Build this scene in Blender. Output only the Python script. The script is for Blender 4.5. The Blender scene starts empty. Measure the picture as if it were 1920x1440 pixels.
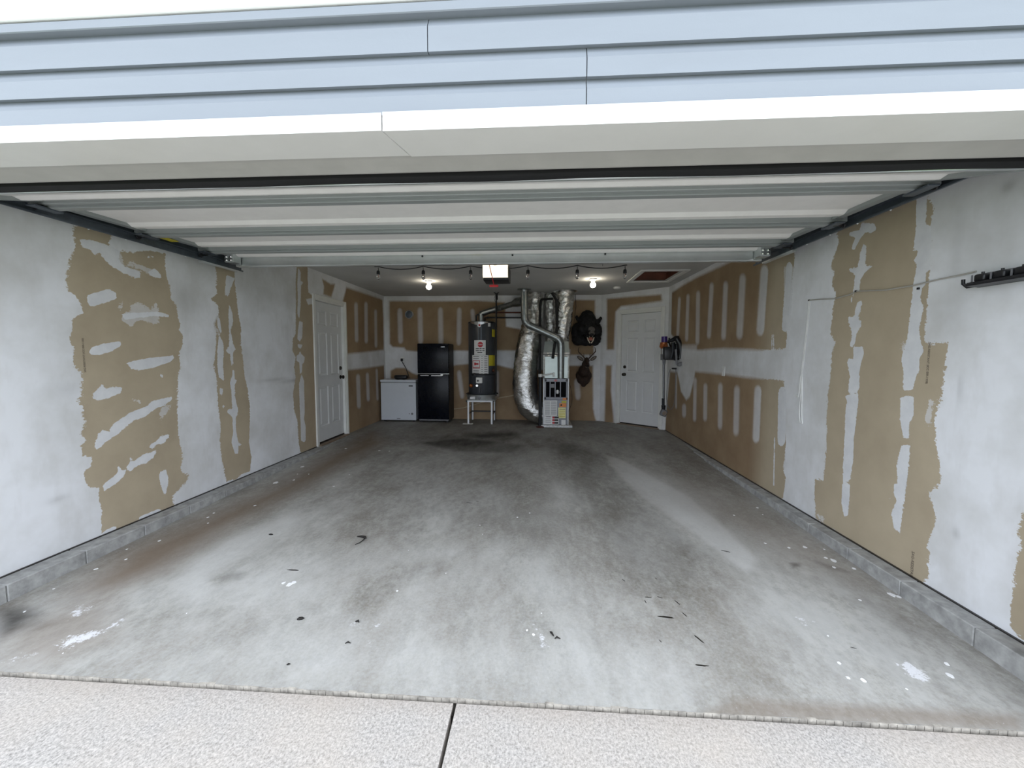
import bpy, bmesh, math, random
import numpy as np
from mathutils import Vector, Matrix, noise
random.seed(7)
PI = math.pi
SC = bpy.context.scene
COL = SC.collection

# ------------------------------------------------------------------ camera, sky, exposure
CF, CYAW, CPITCH, CROLL, CH = 765.374, 0.064803, -0.071643, 0.003462, 1.28904   # focal length in pixels of a 1920 wide frame
fwd = Vector((-math.sin(CYAW)*math.cos(CPITCH), math.cos(CYAW)*math.cos(CPITCH), math.sin(CPITCH)))
rgt0 = Vector((math.cos(CYAW), math.sin(CYAW), 0)); up0 = rgt0.cross(fwd)
RGT = rgt0*math.cos(CROLL) + up0*math.sin(CROLL)
UPV = -rgt0*math.sin(CROLL) + up0*math.cos(CROLL)
cam = bpy.data.objects.new('camera', bpy.data.cameras.new('camera'))
COL.objects.link(cam)
cam.matrix_world = Matrix(((RGT.x, UPV.x, -fwd.x, 0), (RGT.y, UPV.y, -fwd.y, 0), (RGT.z, UPV.z, -fwd.z, CH), (0, 0, 0, 1)))
cam.data.sensor_width = 36; cam.data.lens = CF/1920*36; cam.data.clip_start = .05
SC.camera = cam

W = bpy.data.worlds.new('overcast_sky'); SC.world = W; W.use_nodes = True
nt = W.node_tree; nt.nodes.clear()
wo = nt.nodes.new('ShaderNodeOutputWorld'); bg = nt.nodes.new('ShaderNodeBackground')
tc = nt.nodes.new('ShaderNodeTexCoord'); sx = nt.nodes.new('ShaderNodeSeparateXYZ'); cr = nt.nodes.new('ShaderNodeValToRGB')
nt.links.new(tc.outputs['Generated'], sx.inputs[0]); nt.links.new(sx.outputs['Z'], cr.inputs[0])
cr.color_ramp.elements[0].position = 0; cr.color_ramp.elements[0].color = (.80, .87, .99, 1)
cr.color_ramp.elements[1].position = 1; cr.color_ramp.elements[1].color = (1.30, 1.40, 1.55, 1)
nt.links.new(cr.outputs[0], bg.inputs[0]); bg.inputs[1].default_value = 1.35
nt.links.new(bg.outputs[0], wo.inputs[0])
SC.view_settings.view_transform = 'Standard'; SC.view_settings.look = 'None'
SC.view_settings.gamma = 1; SC.view_settings.use_curve_mapping = False
SC.view_settings.exposure = 1.12

# ------------------------------------------------------------------ measuring helpers (a pixel of the photo -> a point on a real plane)
XL, XR, YB, H = -3.077, 2.192, 8.042, 2.44
YF = 1.55
def ray(x, y): return fwd + RGT*((x-960)/CF) - UPV*((y-720)/CF)
def on(x, y, ax, v):
    d = ray(x, y); o = Vector((0, 0, CH)); return o + d*((v-o[ax])/d[ax])
def at(x, y, Y): return on(x, y, 1, Y)
def fz(Y): return -.022*max(0, 6.4-Y) if Y > YF else -.022*(6.4-YF) - .01*(YF-Y)
def onfloor(x, y):
    z = 0
    for _ in range(12):
        p = on(x, y, 2, z); z = fz(p.y)
    return p
def zz(s, ox, oy, pts): return [(x/s+ox, y/s+oy) for x, y in pts]

# ------------------------------------------------------------------ materials
def nn(m, t): return m.node_tree.nodes.new(t)
def lk(m, a, b): m.node_tree.links.new(a, b)
def math_n(m, op, a, b=None, clamp=False):
    n = nn(m, 'ShaderNodeMath'); n.operation = op; n.use_clamp = clamp
    for i, v in enumerate((a, b)):
        if v is None: continue
        if isinstance(v, (int, float)): n.inputs[i].default_value = v
        else: lk(m, v, n.inputs[i])
    return n.outputs[0]
def noise_n(m, scale, detail=4, rough=.6, vec=None, stretch=None):
    n = nn(m, 'ShaderNodeTexNoise'); n.inputs['Scale'].default_value = scale
    n.inputs['Detail'].default_value = detail; n.inputs['Roughness'].default_value = rough
    t = nn(m, 'ShaderNodeTexCoord'); src = t.outputs['Object']
    if stretch:
        mp = nn(m, 'ShaderNodeMapping'); mp.inputs['Scale'].default_value = stretch
        lk(m, src, mp.inputs[0]); src = mp.outputs[0]
    lk(m, src, n.inputs['Vector']); return n.outputs['Fac']
def mix_n(m, fac, a, b, blend='MIX'):
    n = nn(m, 'ShaderNodeMix'); n.data_type = 'RGBA'; n.blend_type = blend
    for sock, v in ((n.inputs[0], fac), (n.inputs[6], a), (n.inputs[7], b)):
        if isinstance(v, (int, float)): sock.default_value = v
        elif isinstance(v, tuple): sock.default_value = (*v, 1) if len(v) == 3 else v
        else: lk(m, v, sock)
    return n.outputs[2]
def rng(m, v, a, b, c=0., d=1.):
    n = nn(m, 'ShaderNodeMapRange'); n.clamp = True
    for i, s in zip((0, 1, 2, 3, 4), (v, a, b, c, d)):
        if isinstance(s, (int, float)): n.inputs[i].default_value = s
        else: lk(m, s, n.inputs[i])
    return n.outputs[0]
def attr(m, name):
    n = nn(m, 'ShaderNodeAttribute'); n.attribute_name = name; return n.outputs['Fac']
def bump(m, h, strength, dist=.01, prev=None):
    b = nn(m, 'ShaderNodeBump'); b.inputs['Strength'].default_value = strength; b.inputs['Distance'].default_value = dist
    lk(m, h, b.inputs['Height'])
    if prev: lk(m, prev, b.inputs['Normal'])
    return b.outputs[0]
def newmat(name, rough=.6, metal=0.):
    m = bpy.data.materials.new(name); m.use_nodes = True
    bs = m.node_tree.nodes['Principled BSDF']; bs.inputs['Roughness'].default_value = rough; bs.inputs['Metallic'].default_value = metal
    return m, bs
def M(name, col, rough=.6, metal=0., var=.12, sc=8, bs_=.15, bsc=60, emit=None, coat=0, trans=0, stretch=None):
    """plain procedural material: colour with a gentle noise in it and a fine relief"""
    m, b = newmat(name, rough, metal)
    n = noise_n(m, sc, stretch=stretch)
    c = mix_n(m, rng(m, n, .3, .7), tuple(max(0, v*(1-var)) for v in col), tuple(min(1, v*(1+var)) for v in col))
    lk(m, c, b.inputs['Base Color'])
    if bs_: lk(m, bump(m, noise_n(m, bsc), bs_, .002), b.inputs['Normal'])
    if emit: b.inputs['Emission Color'].default_value = (*emit[0], 1); b.inputs['Emission Strength'].default_value = emit[1]
    if coat: b.inputs['Coat Weight'].default_value = coat; b.inputs['Coat Roughness'].default_value = .08
    if trans: b.inputs['Transmission Weight'].default_value = trans
    return m

# drywall: joint compound and paper regions come from signed distance attributes on the wall grid
def drywall_mat():
    m, b = newmat('drywall', .85)
    soft, age_lamplight = attr(m, 'soft'), attr(m, 'age_lamplight')
    n1 = math_n(m, 'SUBTRACT', noise_n(m, 18, 8, .8), .5)
    n2 = math_n(m, 'SUBTRACT', noise_n(m, 55, 5, .7, stretch=(1, .8, 1.3)), .5)
    wob = math_n(m, 'ADD', math_n(m, 'MULTIPLY', n1, .035), math_n(m, 'MULTIPLY', n2, math_n(m, 'MULTIPLY', rng(m, noise_n(m, 5, 3), .35, .65, .02, .11), 1)))
    wob = math_n(m, 'MULTIPLY', wob, math_n(m, 'SUBTRACT', 1, math_n(m, 'MULTIPLY', soft, .65)))
    wid = math_n(m, 'ADD', .0012, math_n(m, 'MULTIPLY', soft, .022))
    neg = math_n(m, 'MULTIPLY', wid, -1)
    paper = rng(m, math_n(m, 'ADD', attr(m, 'paper'), wob), neg, wid)
    mud = rng(m, math_n(m, 'ADD', attr(m, 'mud'), math_n(m, 'MULTIPLY', wob, .45)), neg, wid)
    thin = rng(m, math_n(m, 'ADD', attr(m, 'thin'), wob), neg, wid)
    big = noise_n(m, 1.6, 5, .6); mid = noise_n(m, 7, 4, .6, stretch=(1, 1, .35))
    white = mix_n(m, rng(m, big, .38, .62), (.64, .64, .63), (.80, .81, .83))
    white = mix_n(m, rng(m, mid, .52, .72, 0, .28), white, (.54, .525, .50))
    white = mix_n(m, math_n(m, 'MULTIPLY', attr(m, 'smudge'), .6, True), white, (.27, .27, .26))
    tanc = mix_n(m, rng(m, noise_n(m, 3, 4), .3, .7), (.41, .34, .24), (.48, .405, .29))
    tanc = mix_n(m, age_lamplight, tanc, mix_n(m, rng(m, noise_n(m, 2.2, 4), .35, .65), (.27, .18, .105), (.35, .25, .15)))  # browner toward the back: older paper, with warm bulb light painted in
    muc = mix_n(m, rng(m, noise_n(m, 9, 4), .3, .75), (.66, .67, .69), (.78, .79, .80))
    c = mix_n(m, paper, white, tanc)
    c = mix_n(m, math_n(m, 'MULTIPLY', thin, math_n(m, 'ADD', .45, math_n(m, 'MULTIPLY', mid, .3))), c, muc)
    mudf = math_n(m, 'MULTIPLY', mud, math_n(m, 'SUBTRACT', .97, math_n(m, 'MULTIPLY', age_lamplight, .38)))
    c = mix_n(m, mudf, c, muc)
    lk(m, c, b.inputs['Base Color'])
    h = math_n(m, 'ADD', math_n(m, 'SUBTRACT', mud, paper), math_n(m, 'MULTIPLY', noise_n(m, 40, 3), .35))
    lk(m, bump(m, h, .35, .002), b.inputs['Normal'])
    return m
def floor_mat():
    m, b = newmat('garage_concrete', .62)
    st = (1, .55, 1)
    a = noise_n(m, 1.3, 7, .68, stretch=st); c2 = noise_n(m, 6, 6, .7, stretch=(1, .45, 1)); f = noise_n(m, 60, 4, .7)
    md = noise_n(m, 19, 6, .75, stretch=(1, .6, 1))
    c = mix_n(m, rng(m, a, .36, .64), (.21, .198, .165), (.44, .43, .395))
    c = mix_n(m, rng(m, md, .46, .68, 0, .65), c, (.16, .152, .135)); c = mix_n(m, rng(m, md, .54, .30, 0, .5), c, (.55, .54, .51))
    c = mix_n(m, rng(m, c2, .35, .68, 0, .8), c, mix_n(m, rng(m, a, .4, .6), (.22, .195, .16), (.50, .495, .47)))
    c = mix_n(m, rng(m, f, .35, .7, 0, .35), c, (.5, .5, .5), 'MIX')
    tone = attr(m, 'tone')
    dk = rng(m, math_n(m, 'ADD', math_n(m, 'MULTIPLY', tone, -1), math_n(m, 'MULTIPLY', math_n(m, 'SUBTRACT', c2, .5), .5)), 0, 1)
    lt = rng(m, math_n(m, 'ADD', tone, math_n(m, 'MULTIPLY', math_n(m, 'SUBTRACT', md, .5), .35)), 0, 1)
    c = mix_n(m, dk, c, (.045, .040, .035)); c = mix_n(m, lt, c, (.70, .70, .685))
    br = attr(m, 'brown'); c = mix_n(m, math_n(m, 'MULTIPLY', br, math_n(m, 'ADD', .3, a), True), c, (.165, .112, .07))
    wn = math_n(m, 'MULTIPLY', math_n(m, 'SUBTRACT', noise_n(m, 34, 6, .8), .5), .22)
    wm = rng(m, math_n(m, 'ADD', attr(m, 'white'), wn), -.004, .012, 0, .85)
    c = mix_n(m, wm, c, (.74, .74, .76))
    sp = rng(m, noise_n(m, 120, 2, .5), .74, .78, 0, .7); c = mix_n(m, sp, c, (.6, .6, .6))
    lk(m, c, b.inputs['Base Color'])
    lk(m, rng(m, c2, .3, .7, .5, .75), b.inputs['Roughness'])
    h = bump(m, c2, .12, .01); lk(m, bump(m, f, .35, .002, h), b.inputs['Normal'])
    return m
def driveway_mat():
    m, b = newmat('exposed_aggregate_concrete', .85)
    f = noise_n(m, 105, 6, .85, stretch=(1, .8, 1)); g = noise_n(m, 2.2, 5, .6)
    c = mix_n(m, rng(m, f, .36, .60), (.22, .205, .19), (.63, .59, .55))
    c = mix_n(m, rng(m, g, .35, .7, 0, .3), c, (.62, .52, .42))
    t = nn(m, 'ShaderNodeTexCoord'); s = nn(m, 'ShaderNodeSeparateXYZ'); lk(m, t.outputs['Object'], s.inputs[0])
    e = rng(m, math_n(m, 'ADD', s.outputs['Y'], math_n(m, 'MULTIPLY', math_n(m, 'SUBTRACT', g, .5), .12)), YF-.10, YF-.02, 0, .35)
    c = mix_n(m, e, c, (.36, .31, .27))
    lk(m, c, b.inputs['Base Color']); lk(m, bump(m, f, .6, .004), b.inputs['Normal'])
    return m
def ceiling_mat():
    m, b = newmat('textured_ceiling', .9)
    g = noise_n(m, 1.2, 4); f = noise_n(m, 45, 4, .7)
    lk(m, mix_n(m, rng(m, g, .3, .7), (.50, .50, .48), (.60, .60, .575)), b.inputs['Base Color'])
    lk(m, bump(m, f, .9, .006), b.inputs['Normal']); return m
def foil_mat():
    m, b = newmat('crumpled_foil', .13, 1.)
    f = noise_n(m, 14, 5, .7, stretch=(1, 1, 2.2)); lk(m, mix_n(m, rng(m, f, .3, .7), (.55, .55, .54), (.90, .89, .87)), b.inputs['Base Color'])
    v = nn(m, 'ShaderNodeTexVoronoi'); v.inputs['Scale'].default_value = 30; t = nn(m, 'ShaderNodeTexCoord'); lk(m, t.outputs['Object'], v.inputs['Vector'])
    h = bump(m, f, .5, .02); lk(m, bump(m, v.outputs['Distance'], .3, .010, h), b.inputs['Normal']); return m
def fur_mat(name, c1, c2):
    m, b = newmat(name, .75)
    f = noise_n(m, 60, 5, .8, stretch=(1, 1, .25))
    lk(m, mix_n(m, rng(m, f, .35, .7), c1, c2), b.inputs['Base Color'])
    lk(m, bump(m, f, .9, .012), b.inputs['Normal']); return m
DRY, FLOORM, DRIVE, CEIL, FOIL = drywall_mat(), floor_mat(), driveway_mat(), ceiling_mat(), foil_mat()
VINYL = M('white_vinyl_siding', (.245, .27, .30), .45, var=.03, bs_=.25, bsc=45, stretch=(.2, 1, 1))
CAP = M('white_coated_aluminium', (.74, .735, .71), .35, var=.02, bs_=.05)
CAPD = M('off_white_stop_vinyl', (.42, .41, .385), .5, var=.05)
RUBBER = M('black_rubber', (.006, .006, .007), .75, var=.2)
SKIN = M('white_door_skin', (.86, .85, .82), .42, var=.03, bs_=.12, bsc=90)
RAILM = M('grey_painted_steel', (.32, .345, .34), .4, .2, var=.03, sc=2, bs_=0)
FLUE = M('dark_galvanised_flue', (.30, .32, .32), .33, .92, var=.2, sc=20, bs_=.05)
GALV = M('galvanised_steel', (.66, .69, .69), .3, .85, var=.10, sc=4, bs_=.05)
GALVD = M('dull_galvanised_track', (.12, .14, .165), .42, .6, var=.15, sc=14)
DARK = M('dark_metal', (.015, .017, .02), .45, .4, var=.2)
BLACKP = M('black_plastic', (.012, .012, .014), .35, var=.3)
BLOCK = M('grey_concrete_block', (.33, .33, .32), .85, var=.32, sc=14, bs_=.6, bsc=90)
MORTAR = M('dark_mortar', (.19, .19, .185), .9, var=.3, sc=20)
DOORW = M('white_painted_door', (.68, .69, .69), .4, var=.03, bs_=.05)
CASEW = M('white_painted_casing', (.76, .76, .73), .45, var=.04, bs_=.05)
WOOD = M('reddish_brown_wood', (.16, .055, .03), .55, var=.25, sc=6, stretch=(1, 8, 1))
SILL = M('worn_wood_sill', (.22, .16, .11), .6, var=.3, sc=12)
BRONZE = M('dark_bronze', (.05, .042, .035), .3, .8)
CHROME = M('brushed_chrome', (.70, .70, .70), .2, 1., var=.05)
FREEZ = M('white_enamel', (.64, .68, .73), .35, var=.02, bs_=.03)
FRIDGE = M('gloss_black_enamel', (.003, .004, .008), .22, var=.2, bs_=.02)
FRIDGE.node_tree.nodes['Principled BSDF'].inputs['Specular IOR Level'].default_value = .18
FRSIDE = M('black_textured_side', (.008, .008, .009), .5, var=.2)
TANK = M('charcoal_tank_paint', (.045, .05, .058), .35, var=.12)
STANDW = M('white_painted_angle_iron', (.80, .82, .84), .4, var=.05)
PAPERW = M('white_label', (.75, .75, .74), .5, var=.03)
INK = M('black_ink', (.03, .03, .03), .6)
REDI = M('red_label', (.48, .02, .03), .5)
YEL = M('yellow_label', (.55, .47, .03), .5)
PALEY = M('pale_yellow_label', (.78, .74, .35), .5)
ORANGE = M('orange_label', (.75, .25, .06), .5)
FURN = M('grey_furnace_steel', (.21, .215, .235), .4, .3, var=.06)
FURNT = M('light_furnace_trim', (.55, .56, .57), .4, .3)
PLEN = M('dull_sheet_metal', (.36, .40, .38), .35, .7, var=.08, sc=5)
REDH = M('red_plastic', (.5, .015, .02), .4)
GLASS = M('clear_glass', (.9, .9, .9), .05, trans=.95, bs_=0, var=0)
BULB = M('lit_bulb', (1, 1, 1), .4, emit=((1, .90, .74), 20), bs_=0)
LENS = M('lit_lens', (1, 1, 1), .5, emit=((1, .86, .60), .62), bs_=0)
TAPE = M('shiny_tape', (.85, .86, .85), .28, .75, var=.1, sc=30)
MATTEB = M('matte_black', (.006, .006, .007), .9, var=.1)
MATTEB.node_tree.nodes['Principled BSDF'].inputs['Specular IOR Level'].default_value = .1
PORC = M('white_porcelain', (.75, .75, .72), .3)
PURPLE = M('purple_plastic', (.05, .02, .16), .3)
COPPER = M('orange_brown_plastic', (.35, .10, .02), .3, .3)
COPPERP = M('dull_copper', (.11, .04, .025), .5, .5)
GREYP = M('grey_plastic', (.17, .17, .18), .45)
WHITEP = M('white_plastic', (.72, .72, .70), .4)
SPOT = M('white_paint_spot', (.82, .82, .82), .7, var=.03)
SOIL = M('dark_oil_stain', (.018, .015, .012), .4, var=.4)
GRASS = M('grass', (.10, .17, .05), .9, var=.5, sc=18, bs_=.8, bsc=50)
BEARF = fur_mat('black_fur', (.002, .002, .003), (.014, .013, .014))
DEERF = fur_mat('dark_brown_fur', (.016, .008, .005), (.060, .030, .017))
DEERL = fur_mat('pale_fur', (.16, .13, .11), (.34, .30, .26))
MUZZ = fur_mat('grey_brown_muzzle', (.07, .06, .055), (.22, .20, .18))
PINK = M('pink_mouth', (.42, .14, .09), .4)
TOOTH = M('ivory', (.55, .46, .36), .4)
ANTL = M('brown_antler', (.06, .035, .022), .5, var=.4, sc=20)
LEAF = M('dried_leaf_black', (.012, .01, .008), .8)

# ------------------------------------------------------------------ mesh helpers
class MB:
    def __init__(s): s.bm = bmesh.new()
    def box(s, x0, x1, y0, y1, z0, z1, bev=0, mat=None, seg=1):
        r = bmesh.ops.create_cube(s.bm, size=1); vs = r['verts']
        for v in vs: v.co = Vector((x0 if v.co.x < 0 else x1, y0 if v.co.y < 0 else y1, z0 if v.co.z < 0 else z1))
        if mat is not None:
            for v in vs: v.co = mat @ v.co
        if bev:
            es = list({e for v in vs for e in v.link_edges})
            bmesh.ops.bevel(s.bm, geom=es, offset=bev, segments=seg, profile=.5, affect='EDGES')
        return s
    def obox(s, c, sx, sy, sz, rot, bev=0):
        return s.box(-sx/2, sx/2, -sy/2, sy/2, -sz/2, sz/2, bev, Matrix.Translation(c) @ rot.to_4x4())
    def tube(s, pts, r, seg=12, cap=True, fn=None):
        pts = [Vector(p) for p in pts]; n = len(pts); rr = r if isinstance(r, (list, tuple)) else [r]*n
        rings = []; prev = None
        for i, p in enumerate(pts):
            d = (pts[min(i+1, n-1)]-pts[max(i-1, 0)]).normalized()
            if prev is None:
                a = Vector((0, 0, 1)) if abs(d.z) < .9 else Vector((1, 0, 0)); u = d.cross(a).normalized()
            else: u = (prev - d*prev.dot(d)).normalized()
            prev = u; w = d.cross(u); ring = []
            for k in range(seg):
                t = 2*PI*k/seg; o = u*math.cos(t)+w*math.sin(t); q = rr[i]
                if fn: q = fn(q, i, t, p+o*q)
                ring.append(s.bm.verts.new(p+o*q))
            rings.append(ring)
        for a, b in zip(rings, rings[1:]):
            for k in range(seg): s.bm.faces.new((a[k], a[(k+1) % seg], b[(k+1) % seg], b[k]))
        if cap:
            s.bm.faces.new(rings[0][::-1]); s.bm.faces.new(rings[-1])
        return s
    def lathe(s, prof, c=(0, 0, 0), seg=24, axis='z'):
        c = Vector(c); rings = []
        for r, h in prof:
            ring = []
            for k in range(seg):
                t = 2*PI*k/seg; x, y = r*math.cos(t), r*math.sin(t)
                v = Vector((x, y, h)) if axis == 'z' else (Vector((x, -h, y)) if axis == '-y' else Vector((h, x, y)))
                ring.append(s.bm.verts.new(c+v))
            rings.append(ring)
        for a, b in zip(rings, rings[1:]):
            for k in range(seg): s.bm.faces.new((a[k], a[(k+1) % seg], b[(k+1) % seg], b[k]))
        s.bm.faces.new(rings[0][::-1]); s.bm.faces.new(rings[-1]); return s
    def prism(s, prof, a, b, fr):
        """profile (list of 2D) swept between parameters a and b; fr(p2d, t) -> 3D"""
        A = [s.bm.verts.new(fr(p, a)) for p in prof]; B = [s.bm.verts.new(fr(p, b)) for p in prof]; n = len(prof)
        for k in range(n): s.bm.faces.new((A[k], A[(k+1) % n], B[(k+1) % n], B[k]))
        s.bm.faces.new(A[::-1]); s.bm.faces.new(B); return s
    def ball(s, c, r, rot=None, u=20, v=14):
        rx = r if isinstance(r, tuple) else (r, r, r)
        mt = Matrix.Translation(c) @ (rot.to_4x4() if rot else Matrix()) @ Matrix.Diagonal((*rx, 1))
        bmesh.ops.create_uvsphere(s.bm, u_segments=u, v_segments=v, radius=1, matrix=mt); return s
    def build(s, name, mat, parent=None, smooth=False, kind=None, **kw):
        bmesh.ops.recalc_face_normals(s.bm, faces=s.bm.faces)
        me = bpy.data.meshes.new(name); s.bm.to_mesh(me); s.bm.free()
        me.materials.append(mat)
        if smooth:
            for p in me.polygons: p.use_smooth = True
            try: me.set_sharp_from_angle(angle=math.radians(smooth if smooth > 1 else 40))
            except Exception: pass
        o = bpy.data.objects.new(name, me); COL.objects.link(o)
        if parent is not None: o.parent = parent
        if kind: o['kind'] = kind
        for k, v in kw.items(): o[k] = v
        return o
def thing(name, label, cat, loc=(0, 0, 0), rz=0, group=None, kind=None):
    o = bpy.data.objects.new(name, None); COL.objects.link(o); o.location = loc; o.rotation_euler = (0, 0, rz); o.empty_display_size = .1
    if kind: o['kind'] = kind
    if label: o['label'] = label
    if cat: o['category'] = cat
    if group: o['group'] = group
    return o
def tag(o, label, cat, group=None):
    o['label'] = label; o['category'] = cat
    if group: o['group'] = group
    return o
def dup(root, delta, label, group=None):
    r = root.copy(); COL.objects.link(r); r.location = Vector(root.location)+Vector(delta); r['label'] = label
    if group: r['group'] = group
    for ch in list(root.children):
        c = ch.copy(); COL.objects.link(c); c.parent = r
        for g in list(ch.children):
            d = g.copy(); COL.objects.link(d); d.parent = c
    return r
def share(o, parent, loc=None, rot=None):
    c = o.copy(); COL.objects.link(c); c.parent = parent
    if loc is not None: c.location = loc
    if rot is not None: c.rotation_euler = rot
    return c
def text(body, name, size, mat, parent, loc, rot, label=None):
    cu = bpy.data.curves.new(name, 'FONT'); cu.body = body; cu.size = size; cu.extrude = .0004; cu.align_x = 'CENTER'; cu.align_y = 'CENTER'
    t = bpy.data.objects.new(name, cu); COL.objects.link(t)
    me = bpy.data.meshes.new_from_object(t.evaluated_get(bpy.context.evaluated_depsgraph_get()))
    bpy.data.objects.remove(t); bpy.data.curves.remove(cu)
    me.materials.clear(); me.materials.append(mat); o = bpy.data.objects.new(name, me); COL.objects.link(o); o.parent = parent
    o.location = loc; o.rotation_euler = rot
    if label: o['label'] = label
    return o
def blob(name, parts, mat, parent, voxel=.012, smooth=4, origin=(0, 0, 0), rough=0., label=None):
    """one continuous body: overlapping ellipsoids / limbs fused by a voxel remesh"""
    b = MB()
    for p in parts:
        if p[0] == 'b': b.ball(Vector(p[1])-Vector(origin), p[2], p[3] if len(p) > 3 else None)
        else: b.tube([Vector(q)-Vector(origin) for q in p[1]], p[2], 10)
    bmesh.ops.recalc_face_normals(b.bm, faces=b.bm.faces)
    me = bpy.data.meshes.new(name); b.bm.to_mesh(me); b.bm.free()
    o = bpy.data.objects.new(name, me); COL.objects.link(o)
    r = o.modifiers.new('r', 'REMESH'); r.mode = 'VOXEL'; r.voxel_size = voxel
    s = o.modifiers.new('s', 'SMOOTH'); s.iterations = smooth; s.factor = .6
    dg = bpy.context.evaluated_depsgraph_get(); dg.update()
    m2 = bpy.data.meshes.new_from_object(o.evaluated_get(dg)); m2.name = name; o.modifiers.clear(); o.data = m2
    m2.materials.clear(); m2.materials.append(mat)
    if rough:
        for v, n in zip(m2.vertices, [v.normal.copy() for v in m2.vertices]):
            v.co += n*rough*noise.fractal(v.co*22, 1., 2., 3)
    for p in m2.polygons: p.use_smooth = True
    if parent is not None: o.parent = parent
    if label: o['label'] = label
    return o

# ------------------------------------------------------------------ signed distance of polygons on a grid
def sdf(P, polys):
    out = np.full(len(P), -9.)
    for poly in polys:
        A = np.array(poly, float); B = np.roll(A, -1, 0)
        lo, hi = A.min(0)-.2, A.max(0)+.2
        idx = np.where((P[:, 0] > lo[0]) & (P[:, 0] < hi[0]) & (P[:, 1] > lo[1]) & (P[:, 1] < hi[1]))[0]
        if len(idx) == 0: continue
        Q = P[idx]; dm = np.full(len(Q), 1e9); ins = np.zeros(len(Q), bool)
        for a, b in zip(A, B):
            ab = b-a; L = (ab**2).sum()+1e-12
            t = np.clip(((Q-a)@ab)/L, 0, 1); d = ((Q-a-t[:, None]*ab)**2).sum(1); dm = np.minimum(dm, d)
            c = ((a[1] > Q[:, 1]) != (b[1] > Q[:, 1])); den = b[1]-a[1]
            if abs(den) > 1e-12: ins ^= c & (Q[:, 0] < (b[0]-a[0])*(Q[:, 1]-a[1])/den+a[0])
        s = np.sqrt(dm)*np.where(ins, 1, -1); out[idx] = np.maximum(out[idx], s)
    return np.maximum(out, -.2)
def capsule(p0, p1, w, n=5):
    (x0, y0), (x1, y1) = p0, p1; L = math.hypot(x1-x0, y1-y0); dx, dy = (x1-x0)/L, (y1-y0)/L; r = w/2; out = []
    for k in range(n+1):
        a = PI*k/n; out.append((x1+r*(dx*math.sin(a)-dy*math.cos(a))*1, y1+r*(dy*math.sin(a)*1.6+dx*math.cos(a))))
    for k in range(n+1):
        a = PI*k/n; out.append((x0-r*(dx*math.sin(a)-dy*math.cos(a))*1, y0-r*(dy*math.sin(a)*1.6+dx*math.cos(a))))
    return out
def grid_mesh(name, us, vs, f, attrs, mat, hole=None, kind='structure', **kw):
    nu, nv = len(us), len(vs)
    U, V = np.meshgrid(us, vs, indexing='ij'); P = np.stack([U.ravel(), V.ravel()], 1)
    co = f(P)
    i, j = np.meshgrid(np.arange(nu-1), np.arange(nv-1), indexing='ij'); a = (i*nv+j).ravel()
    F = np.stack([a, a+nv, a+nv+1, a+1], 1)
    if hole is not None:
        c = P[F].mean(1); keep = np.ones(len(F), bool)
        for (u0, u1, v0, v1) in hole: keep &= ~((c[:, 0] > u0) & (c[:, 0] < u1) & (c[:, 1] > v0) & (c[:, 1] < v1))
        F = F[keep]
    me = bpy.data.meshes.new(name); me.vertices.add(len(co)); me.vertices.foreach_set('co', co.astype(np.float32).ravel())
    me.loops.add(len(F)*4); me.loops.foreach_set('vertex_index', F.astype(np.int32).ravel())
    me.polygons.add(len(F)); me.polygons.foreach_set('loop_start', np.arange(0, len(F)*4, 4, dtype=np.int32))
    me.update(calc_edges=True)
    for k, v in attrs(P).items():
        at_ = me.attributes.new(k, 'FLOAT', 'POINT'); at_.data.foreach_set('value', np.asarray(v, np.float32))
    me.materials.append(mat); o = bpy.data.objects.new(name, me); COL.objects.link(o); o['kind'] = kind
    for k, v in kw.items(): o[k] = v
    return o

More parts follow.
